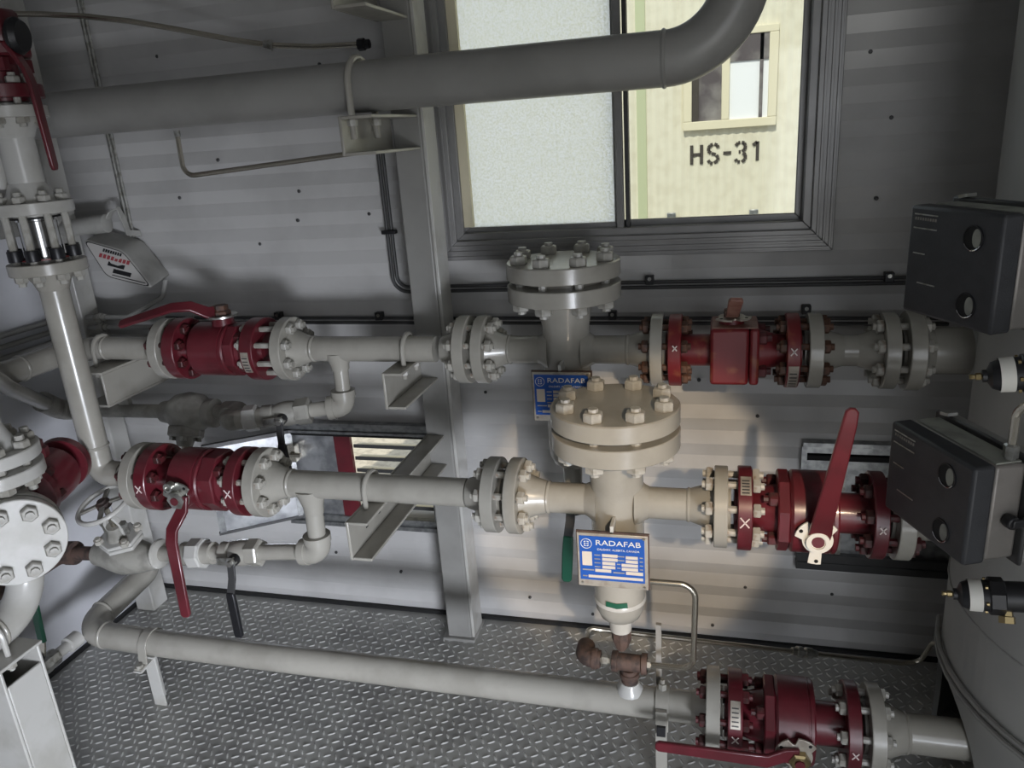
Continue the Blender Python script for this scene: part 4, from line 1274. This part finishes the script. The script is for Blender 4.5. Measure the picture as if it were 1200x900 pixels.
# ---------------------------------------------------------------- drain valve with green handle by the stand
gvv = thing('drain_valve', 'small drain valve with green handle beside the white stand', 'valve', (-1.945, 1.47, 0.19))
MB().lathe((-1.945, 1.545, BZ + 0.006), -Y_, [(0.018, 0), (0.027, 0.003), (0.027, 0.03), (0.030, 0.04), (0.030, 0.075), (0.024, 0.09), (0.024, 0.11)], 8).build('body', 'zinc', gvv)
MB().cyl((-1.945, 1.49, BZ + 0.03), (-1.93, 1.49, BZ + 0.055), 0.012, n=12).build('stem', 'black', gvv)
MB().bar([(-1.93, 1.49, BZ + 0.05), (-1.925, 1.495, BZ + 0.075), (-1.925, 1.50, BZ + 0.10)], 0.022, 0.006, X_).build('lever', 'steel', gvv)
MB().bar([(-1.925, 1.50, BZ + 0.09), (-1.925, 1.505, BZ + 0.16), (-1.925, 1.51, BZ + 0.21)], 0.024, 0.013, X_).build('green_grip', 'green', gvv, 0.003)
MB().bar([(-1.935, 1.455, BZ - 0.002), (-1.925, 1.44, BZ - 0.03)], 0.020, 0.006, X_).build('tab', 'zinc', gvv, 0.002)

# ---------------------------------------------------------------- rusty tee and instrument tubing
tt = thing('threaded_tee', 'rusty threaded tee and elbow on top of the low pipe', 'fitting', (-0.206, BY, 0.27))
MB().cyl((-0.206, BY, 0.262), (-0.206, BY, 0.318), 0.0215, n=16).lathe((-0.206, BY, 0.292), Z_, [(0.024, 0), (0.026, 0.003), (0.026, 0.012), (0.024, 0.014)], 16).build('tee_stem', 'rust', tt)
MB().cyl((-0.262 + 0.012, BY, 0.335), (-0.206 + 0.046, BY, 0.335), 0.0225, n=16).lathe((-0.250, BY, 0.335), X_, [(0.026, 0), (0.027, 0.002), (0.027, 0.014), (0.024, 0.016)], 16).lathe((-0.176, BY, 0.335), X_, [(0.024, 0), (0.027, 0.002), (0.027, 0.014), (0.026, 0.016)], 16).build('tee_run', 'rust', tt)
MB().lathe((-0.283, BY, 0.335), X_, [(0.010, 0), (0.010, 0.006), (0.016, 0.007), (0.016, 0.022), (0.012, 0.023), (0.012, 0.034)], 6).build('hex_nipple', 'zinc', tt)
MB().tube(fillet([(-0.280, BY, 0.335), (-0.325, BY, 0.337), (-0.325, BY + 0.05, 0.337)], 0.025, 6), 0.0235, 16).lathe((-0.303, BY, 0.336), X_, [(0.026, 0), (0.027, 0.002), (0.027, 0.014), (0.025, 0.016)], 16).build('elbow', 'rust', tt)
MB().lathe((-0.162, BY, 0.335), X_, [(0.014, 0), (0.014, 0.010), (0.009, 0.011), (0.009, 0.022)], 6).build('tube_fitting', 'zinc', tt)

tb = MB().tube(fillet([(-0.158, BY, 0.335), (-0.045, BY - 0.02, 0.352), (-0.040, BY - 0.03, 0.600), (-0.175, BY - 0.03, 0.600)], 0.038, 8), 0.0075, 12).build('instrument_tube', 'steel')
tag(tb, 'bright bent steel tube looping from rusty tee up to the front filter', 'tube')
ta = thing('instrument_tube', 'long thin steel tube running low along the back wall to the vessel', 'tube', (0.1, 1.85, 0.12))
MB().tube(fillet([(-0.325, BY + 0.045, 0.337), (-0.325, 1.71, 0.34), (-0.322, 1.72, 0.382), (-0.29, 1.725, 0.376), (0.52, 2.03, 0.136), (0.575, 2.045, 0.135), (0.592, 2.02, 0.225), (0.62, 1.98, 0.236)], 0.03, 6), 0.0065, 10).build('tube_run', 'steel', ta)
MB().lathe((0.215, 1.9155, 0.2263), V((0.81, 0.305, -0.24)), [(0.011, 0), (0.011, 0.014), (0.016, 0.015), (0.016, 0.030), (0.009, 0.031), (0.009, 0.04), (0.015, 0.041), (0.015, 0.060), (0.010, 0.062), (0.010, 0.075)], 8).build('union_fitting', 'zinc', ta)

# ---------------------------------------------------------------- vessel
VX, VY, VR = 1.052, 1.75, 0.50
ves = thing('vessel', 'large grey vertical vessel with skirt opening at the right edge', 'vessel', (VX, VY, 0))
sh = MB()
nseg = 96
for (ra, z0, z1) in ((VR, 0, ZC),):
    sh.lathe((VX, VY, 0), Z_, [(VR, 0.0), (VR, 0.42), (VR, ZC)], nseg, cap=False)
    sh.lathe((VX, VY, 0), Z_, [(VR - 0.012, ZC), (VR - 0.012, 0.42), (VR - 0.012, 0.0)], nseg, cap=False)
shell = sh.build('shell', 'vessel', ves, angle=60)
# solid wall ring so the boolean is clean
me = shell.data
nv = nseg
ring_faces = []
m2 = MB()
rings = [(VR, 0.0), (VR, ZC), (VR - 0.012, ZC), (VR - 0.012, 0.0)]
m2.lathe((VX, VY, 0), Z_, rings + [rings[0]], nseg, cap=False)
bpy.data.objects.remove(shell)
import bmesh
shell = m2.build('shell', 'vessel', ves, angle=60)
bmx = bmesh.new()
bmx.from_mesh(shell.data)
bmesh.ops.remove_doubles(bmx, verts=bmx.verts, dist=0.0002)
bmesh.ops.recalc_face_normals(bmx, faces=bmx.faces)
bmx.to_mesh(shell.data)
bmx.free()
cut = MB().cyl((VX - 0.80, 1.755, 0.135), (VX - 0.12, 1.755, 0.135), 0.185, n=48).build('cutter', 'vessel')
bo = shell.modifiers.new('opening', 'BOOLEAN')
bo.operation = 'DIFFERENCE'
bo.solver = 'EXACT'
bo.object = cut
dg = bpy.context.evaluated_depsgraph_get()
nm = bpy.data.meshes.new_from_object(shell.evaluated_get(dg))
shell.modifiers.clear()
shell.data = nm
nm.shade_smooth()
nm.set_sharp_from_angle(angle=math.radians(40))
bpy.data.objects.remove(cut)
# upper nozzle flange
neck_flange(ves, (0.426, UY, UZ), X_, 0.096, 0.034, 0.056, 0.03, name='nozzle_flange')
MB().cyl((0.48, UY, UZ), (0.62, UY, UZ), 0.056, n=30).build('nozzle', 'grey', ves)
MB().lathe((0.585, UY, UZ), X_, [(0.058, -0.012), (0.066, 0.0), (0.072, 0.03)], 30).build('nozzle_weld', 'vessel', ves)
neck_flange(ves, (0.367, LY, LZ), X_, 0.095, 0.032, 0.048, 0.04, name='nozzle_flange')
MB().cyl((0.42, LY, LZ), (0.66, LY, LZ), 0.050, n=30).build('nozzle', 'grey', ves)
# tubes strapped to the vessel
def vp(a, z, r=VR + 0.010):
    return V((VX + r * math.cos(a), VY + r * math.sin(a), z))


vt = thing('instrument_tube', 'pair of dark tubes wrapped around the vessel skirt', 'tube', (0.65, 1.6, 0.1))
for off in (0.0, 0.022):
    MB().tube([vp(math.radians(d), z - off) for d, z in [(160 + 8 * k, 0.372) for k in range(15)]], 0.0062, 8).build('tube_run', 'greyd', vt)
MB().tube([vp(math.radians(d), z, VR + 0.001) for d, z in [(150 + 8 * k, 0.545) for k in range(18)]], 0.0035, 8).build('weld_seam', 'vessel', ves)
lt = MB().tube(fillet([(0.745, 1.47, 1.36), (0.715, 1.44, 1.36), (0.715, 1.44, 1.52), (0.80, 1.42, 1.52)], 0.03, 6), 0.008, 10).build('instrument_tube', 'steel')
tag(lt, 'short bent steel tube on the vessel above the upper controller', 'tube')


# ---------------------------------------------------------------- level controllers
def controller(label, TL, TR, z0, z1, deep, tilt):
    a = V((TL[0], TL[1], 0))
    b = V((TR[0], TR[1], 0))
    hx = (b - a).normalized()              # along the lid, towards the viewer
    n = V((hx.y, -hx.x, 0))                # outward lid normal
    if n.x > 0:
        n = -n
    w = (b - a).length
    h = z1 - z0
    c = (a + b) / 2 + Z_ * ((z0 + z1) / 2)
    t = thing('level_controller', label, 'controller', ((a + b) / 2 + Z_ * z0))
    lid = MB().obox(c - n * 0.020, hx, n, Z_, w, 0.040, h).build('lid', 'ctrl', t, 0.006)
    MB().obox(c - n * (0.040 + deep / 2), hx, n, Z_, w - 0.006, deep, h - 0.006).build('case', 'ctrlcase', t, 0.006)
    MB().obox(c - n * (0.040 + deep * 0.5) + Z_ * (h / 2 - 0.0015), hx, n, Z_, w - 0.02, deep - 0.01, 0.003).build('dusty_top', 'dust', t)
    MB().obox(c - n * (0.044 + deep), hx, n, Z_, w + 0.020, 0.008, h + 0.016).build('gasket_rim', 'darkgrey', t, 0.004)
    MB().obox(c - n * (0.058 + deep), hx, n, Z_, w + 0.012, 0.020, h + 0.010).build('back_plate', 'greyd', t, 0.004)
    o = -hx  # viewer's left along the lid

    def lp(u, v):
        """u 0..1 left to right on the lid as seen, v 0..1 from the top"""
        return c + n * 0.0006 + hx * ((u - 0.5) * w) + Z_ * ((0.5 - v) * h)
    for v in (0.22, 0.80):
        q = lp(0.73, v)
        MB().lathe(q, n, [(0.0225, -0.001), (0.0225, 0.0015), (0.0205, 0.0015), (0.0205, -0.004)], 28, cap=False).build('gauge_bezel', 'black', lid)
        MB().lathe(q, n, [(0.0205, -0.004), (0.0203, 0.0004)], 28).build('gauge_face', 'dark', lid)
        MB().poly([q + n * 0.0006 + hx * (0.008 + 0.0095 * math.cos(k * PI / 12)) + Z_ * (0.001 + 0.016 * math.sin(k * PI / 12)) for k in range(24)], n * 0.0004).build('gauge_dial', 'dust', lid)
        MB().tube([q + n * 0.0015 + hx * 0.0205 * math.cos(k) - Z_ * 0.0205 * math.sin(k) for k in (0.5, 0.8, 1.1, 1.4, 1.7, 2.0, 2.3, 2.6)], 0.0012, 6).build('bezel_ring', 'chrome', lid)  # chrome arc on the lower half only, shaped as the bezel's highlight
    for (u0, u1, v) in ((0.06, 0.33, 0.075), (0.06, 0.33, 0.20), (0.08, 0.22, 0.43), (0.16, 0.37, 0.70)):
        p0, p1 = lp(u0, v), lp(u1, v)
        MB().bar([p0, p1], 0.0022, 0.001, Z_).build('printed_line', 'zinc', lid)
    for k in range(9):
        u = 0.07 + k * 0.029
        MB().bar([lp(u, 0.115), lp(u + 0.016, 0.115)], 0.005, 0.001, Z_).build('print_mark', 'ctrlcase', lid)
    # handle / latch on the viewer's side
    sdq = c - n * (0.040 + deep * 0.55) + hx * (w / 2)
    MB().cyl(sdq - Z_ * 0.01, sdq + hx * 0.018 - Z_ * 0.01, 0.012, n=12).obox(sdq + hx * 0.016 - n * 0.03 - Z_ * 0.01, n, hx, Z_, 0.07, 0.010, 0.016).build('latch', 'black', t, 0.003)
    MB().bar([c - n * (0.046 + deep) + Z_ * (h / 2 + 0.008) - hx * (w * 0.46), c - n * (0.046 + deep) + Z_ * (h / 2 + 0.012) - hx * (w * 0.36)], 0.02, 0.006, n).build('hinge_tab', 'zinc', t)
    # mounting arm to the vessel
    q = c - n * (0.066 + deep)
    MB().cyl(q, V((VX - 0.40, q.y + 0.05, q.z)), 0.030, n=18).build('mounting_arm', 'cast', t)
    return t


SC = 0.85


def sc(p):
    return (p[0] * SC, p[1] * SC, 1.65 + (p[2] - 1.65) * SC)


uTL, uTR = sc((0.409, 1.890, 1.439)), sc((0.521, 1.655, 1.439))
cU = controller('upper dark grey level controller box with two round gauges', uTL, uTR, sc((0, 0, 1.203))[2], uTL[2], 0.055, 0)
lTL, lTR = sc((0.381, 1.760, 0.980)), sc((0.480, 1.510, 0.980))
cL = controller('lower dark grey level controller box with two round gauges', lTL, lTR, sc((0, 0, 0.766))[2], lTL[2], 0.055, 0)


def regulator(label, tip, d, s=1.0):
    d = V(d).normalized()
    tip = V(tip)
    t = thing('air_regulator', label, 'regulator', tip - Z_ * 0.03)
    MB().lathe(tip, d, [(0.0035, 0), (0.0045, 0.003), (0.0035, 0.008), (0.006, 0.009), (0.006, 0.016), (0.004, 0.017), (0.004, 0.026)], 8).build('adjusting_screw', 'brass', t)
    MB().lathe(tip + d * 0.018, d, [(0.010, 0), (0.010, 0.006), (0.021, 0.012), (0.025, 0.022), (0.0255, 0.028), (0.0275, 0.055)], 22).build('bonnet', 'black', t)
    MB().lathe(tip + d * 0.040, d, [(0.0271, 0), (0.0279, 0.020)], 26, cap=False).build('data_label', 'white', t)
    a, u, w = frame(d)
    for k in range(4):
        for j in range(5):
            t0 = -PI * 0.5 + j * 0.42 + 0.1 * k
            rr = 0.0276 + 0.00016 * k
            hh = 0.0440 + k * 0.004
            MB().bar([tip + d * hh + (u * math.cos(t0 + q) + w * math.sin(t0 + q)) * (rr + 0.0003) for q in (0, 0.1, 0.2, 0.28)], 0.0014, 0.0004, d).build('print_line', 'ctrlcase', t)
    MB().lathe(tip + d * 0.070, d, [(0.030, 0), (0.032, 0.002), (0.032, 0.022), (0.030, 0.024)], 8, 0.2).build('body_flange', 'black', t, 0.002)
    a, u, w = frame(d)
    for k in range(6):
        q = tip + d * 0.068 + (u * math.cos(k * PI / 3) + w * math.sin(k * PI / 3)) * 0.027
        MB().lathe(q, d, [(0.0035, -0.004), (0.0035, 0.0)], 8).build('screw', 'brass', t)
    MB().lathe(tip + d * 0.094, d, [(0.026, 0), (0.026, 0.03), (0.020, 0.034), (0.020, 0.06)], 16).build('body', 'black', t)
    MB().lathe(tip + d * 0.098 - Z_ * 0.010, -Z_ - Y_ * 0.6, [(0.010, 0), (0.010, 0.024), (0.013, 0.025), (0.013, 0.036)], 6).build('side_fitting', 'brass', t)
    MB().tube(fillet([tip + d * 0.13, tip + d * 0.16, tip + d * 0.17 + V((0.06, 0.10, 0.06))], 0.02, 5), 0.009, 10).build('mounting_pipe', 'zinc', t)
    return t


regulator('black air regulator with white label under the upper controller', (0.388, 1.30, 1.232), (0.97, -0.12, 0.13))
regulator('black air regulator with white label under the lower controller', (0.386, 1.30, 0.834), (0.97, -0.10, 0.10))
it = MB().tube(fillet([(0.472, 1.33, 1.10), (0.472, 1.33, 1.165), (0.495, 1.30, 1.205), (0.545, 1.28, 1.205)], 0.03, 6), 0.0065, 10).build('instrument_tube', 'steel')
tag(it, 'curved steel tube between the two controllers at the right edge', 'tube')
nf = thing('tube_fitting', 'small zinc tube fitting standing behind the lower controller', 'fitting', (0.472, 1.33, 1.06))
MB().lathe((0.472, 1.33, 1.06), Z_, [(0.013, 0), (0.013, 0.018), (0.009, 0.019), (0.009, 0.024), (0.012, 0.025), (0.012, 0.045), (0.008, 0.048)], 6).build('fitting_body', 'zinc', nf)

# ---------------------------------------------------------------- conduits and tubing on the walls
def conduit(label, lines, r, material, clips=(), cat='conduit', loc=None):
    t = thing('wall_conduit', label, cat, loc or lines[0][0])
    for ln in lines:
        MB().tube(ln, r, 10).build('tube_run', material, t)
    for (x, z) in clips:
        MB().box((x - 0.012, YB - 0.036, z - 0.004), (x + 0.012, YB - 0.012, z + 0.022)).build('clip', 'black', t, 0.002)
        MB().lathe((x, YB - 0.036, z + 0.013), -Y_, [(0.0055, 0), (0.0055, 0.002)], 8).build('clip_screw', 'zinc', t)
    return t


yc = YB - 0.022
conduit('twin thin tubes running straight down the wall at far left', [[(-1.935, yc, 1.40), (-1.935, yc, ZC)], [(-1.921, yc, 1.40), (-1.921, yc, ZC)]], 0.0055, 'zinc')
conduit('twin dark tubes bending from the column bracket along the wall', [fillet([(-0.990, yc, 1.625), (-0.990, yc, 1.196), (0.62, yc, 1.196)], 0.045, 6), fillet([(-0.975, yc, 1.625), (-0.975, yc, 1.211), (0.62, yc, 1.211)], 0.035, 6)],
        0.0055, 'darkgrey', ((-0.60, 1.21), (-0.19, 1.21), (0.443, 1.205)))
MB().box((-1.005, yc - 0.014, 1.378), (-0.960, yc + 0.01, 1.390)).build('clip', 'black', bpy.data.objects['wall_conduit.001'], 0.002)
conduit('lower twin dark tubes running along the wall behind the upper pipe', [[(-1.86, yc, 1.118), (0.60, yc, 1.098)], [(-1.86, yc, 1.102), (0.60, yc, 1.083)]], 0.0055, 'darkgrey', ((-1.414, 1.114), (-1.05, 1.110), (-0.30, 1.106), (0.239, 1.118)))
t3 = thing('wall_conduit', 'three grey tubes with couplings in the left corner', 'conduit', (-2.0, 2.1, 1.08))
ys = 2.10
for k, (zz, xe) in enumerate(((1.152, -1.90), (1.118, -1.80), (1.084, -1.84))):
    pts = [(-2.165, 1.60, zz + 0.004), (-2.165, ys, zz), (xe, ys, zz)]
    if k == 0:
        pts += [(-1.80, ys + 0.06, 1.205), (-1.79, ys + 0.08, 1.26)]
    else:
        pts += [(xe + 0.05, yc, zz)]
    MB().tube(fillet(pts, 0.03, 5), 0.0085, 10).build('tube_run', 'greyd', t3)
    MB().lathe((-2.035, ys, zz), X_, [(0.012, 0), (0.012, 0.016), (0.016, 0.017), (0.016, 0.030), (0.012, 0.031), (0.012, 0.046)], 8).build('coupling', 'cast', t3)

tt_ = thing('instrument_tube', 'bright thin tube arching across the top left corner', 'tube', (-1.4, 2.0, 1.92))
MB().tube([(-1.90, 1.83, 2.050), (-1.861, 1.85, 2.043), (-1.76, 1.885, 2.036), (-1.654, 1.92, 2.024), (-1.55, 1.955, 2.006), (-1.449, 1.99, 1.982), (-1.30, 2.05, 1.944), (-1.205, 2.08, 1.924), (-1.08, 2.09, 1.910), (-0.933, 2.10, 1.904)], 0.0075, 10).build('tube_run', 'steel', tt_)
MB().lathe((-1.225, 2.074, 1.928), V((0.25, 0.07, -0.055)), [(0.010, 0), (0.013, 0.002), (0.013, 0.012), (0.015, 0.013), (0.015, 0.024), (0.010, 0.026)], 8).build('coupling', 'zinc', tt_)
MB().lathe((-0.955, 2.10, 1.904), X_, [(0.010, 0), (0.016, 0.002), (0.016, 0.020), (0.012, 0.022), (0.012, 0.034)], 8).build('end_fitting', 'black', tt_)
bt = thing('instrument_tube', 'bent open steel tube sticking out from the overhead pipe bracket', 'tube', (-1.2, 1.89, 1.60))
MB().tube(fillet([(-1.418, 1.89, 1.716), (-1.421, 1.89, 1.596), (-0.89, 1.89, 1.628)], 0.03, 6), 0.0068, 10).build('tube_run', 'steel', bt)
MB().lathe((-1.418, 1.89, 1.700), Z_, [(0.0085, 0), (0.0085, 0.016), (0.006, 0.016), (0.006, 0.010)], 10).build('end_ring', 'zinc', bt)

# ---------------------------------------------------------------- detector with tilted notice in the left corner
dt = thing('gas_detector', 'grey wall housing with tilted printed face in the left corner', 'detector', (-1.87, 2.15, 1.25))
A, B, C_, D = V((-1.985, 2.07, 1.420)), V((-1.860, 2.10, 1.372)), V((-1.774, 2.10, 1.244)), V((-1.905, 2.05, 1.295))
n = (B - A).cross(D - A).normalized()
if n.y > 0:
    n = -n
ctr = (A + B + C_ + D) / 4


def rounded(P, f, k=4):
    out = []
    for i in range(4):
        a, b, c = P[i - 1], P[i], P[(i + 1) % 4]
        p0 = b + (a - b) * f
        p1 = b + (c - b) * f
        for j in range(k + 1):
            s = j / k
            out.append(p0 * (1 - s) ** 2 + b * 2 * s * (1 - s) + p1 * s ** 2)
    return out


out = rounded([A, B, C_, D], 0.16)
back = [p * 0 + (p + V((-0.03, 0.135, 0.015))) for p in out]
mm = MB()
N = len(out)
mm.add(out + back, [tuple(range(N)), tuple(range(2 * N - 1, N - 1, -1))] + [(N + k, N + (k + 1) % N, (k + 1) % N, k) for k in range(N)])
mm.build('housing', 'lampwhite', dt, 0.006)
face = [ctr + (p - ctr) * 0.93 + n * 0.0015 for p in out]
MB().poly(face, n * 0.001).build('border', 'black', dt)
face = [ctr + (p - ctr) * 0.89 + n * 0.0028 for p in out]
fo = MB().poly(face, n * 0.001).build('notice', 'signface', dt)
eu = (B - A).normalized()
ev = (D - A).normalized()
LU, LV = (B - A).length, (D - A).length
for (u0, u1, v, wd_, mtl) in ((0.42, 0.86, 0.17, 0.010, 'black'), (0.22, 0.92, 0.36, 0.013, 'redtext'), (0.30, 0.66, 0.55, 0.014, 'black'), (0.30, 0.68, 0.74, 0.014, 'black'), (0.2, 0.9, 0.88, 0.003, 'darkgrey')):
    p0 = A + eu * LU * u0 + ev * LV * v + (C_ - B - D + A) * u0 * v + n * 0.0062
    p1 = A + eu * LU * u1 + ev * LV * v + (C_ - B - D + A) * u1 * v + n * 0.0062
    nn = 8 if mtl in ('black', 'redtext') and v < 0.5 else 1
    for k in range(nn):
        a_, b_ = p0.lerp(p1, k / nn), p0.lerp(p1, (k + (0.72 if nn > 1 else 1)) / nn)
        MB().bar([a_, b_], wd_, 0.0006, ev).build('print_mark', mtl, fo)
sn = thing('sensor_horn', 'grey cylindrical sensor with red ring above the corner housing', 'sensor', (-1.98, 2.12, 1.42))
MB().lathe((-2.10, 2.10, 1.448), V((0.19, 0.03, 0.012)), [(0.020, 0), (0.027, 0.003), (0.027, 0.130), (0.030, 0.131), (0.030, 0.178), (0.022, 0.182)], 24).build('barrel', 'lampwhite', sn)
MB().lathe((-2.104, 2.0995, 1.4478), V((0.19, 0.03, 0.012)), [(0.024, 0), (0.029, 0.001), (0.029, 0.009), (0.024, 0.010)], 24).build('red_ring', 'red', sn)
MB().bar([(-1.93, 2.13, 1.46), (-1.915, 2.14, 1.49), (-1.890, 2.15, 1.505), (-1.880, 2.15, 1.475), (-1.905, 2.19, 1.42), (-1.90, 2.24, 1.41)], 0.022, 0.005, Y_).build('mounting_hook', 'lampwhite', sn, 0.001)

# small U-shaped pull handle plate on the left wall
hd = thing('pull_handle', 'grey pull handle on the left wall behind the riser spool', 'handle', (XL, 1.9, 1.55))
MB().box((XL, 1.80, 1.44), (XL + 0.012, 2.02, 1.80)).build('hatch_plate', 'greyd', hd, 0.003)
MB().tube(fillet([(XL + 0.012, 1.90, 1.52), (XL + 0.05, 1.90, 1.52), (XL + 0.05, 1.90, 1.70), (XL + 0.012, 1.90, 1.70)], 0.012, 4), 0.007, 10).build('grip', 'zinc', hd)

# screw heads on the siding
sm = MB().lathe((0, 0, 0), -Y_, [(0.0055, -0.004), (0.0055, 0.003), (0.003, 0.005)], 8).mesh('siding_screw', 'darkgrey')
for (x, z) in ((-0.62, 0.10), (-0.40, 0.055), (-0.33, 0.045), (0.00, 0.055), (0.10, 0.21), (0.36, 0.21), (-0.70, 0.63), (-0.72, 0.86), (0.12, 0.80), (0.10, 0.97), (-0.05, 0.91),
               (0.40, 1.42), (0.42, 1.62), (0.36, 1.78), (-1.28, 1.52), (-1.30, 1.43), (-1.05, 1.44), (-1.55, 1.63), (-1.72, 1.52), (-1.15, 1.88), (-1.45, 1.36), (-1.70, 1.95), (-1.10, 0.16), (-1.35, 0.22)):
    place('siding_screw', sm, wall, (x, YB - 0.007, z))

groups = {'ball_valve': 'red flanged ball valves', 'filter_housing': 'grey filter housings', 'level_controller': 'level controllers on the vessel', 'air_regulator': 'air regulators under the controllers',
          'u_bolt': 'u-bolts over the pipes', 'globe_valve': 'globe valves on the bypass lines', 'small_ball_valve': 'small lever valves on the bypass lines', 'drain_valve': 'drain valves with green handles',
          'louvre_vent': 'wall vents', 'pipe_support': 'supports under the low pipe', 'pipe_spool': 'grey pipe spools', 'instrument_tube': 'instrument tubes', 'wall_conduit': 'thin tubes on the walls'}
for o in bpy.data.objects:
    if o.parent is None and 'category' in o:
        k = o.name.split('.')[0]
        if k in groups:
            o['group'] = groups[k]
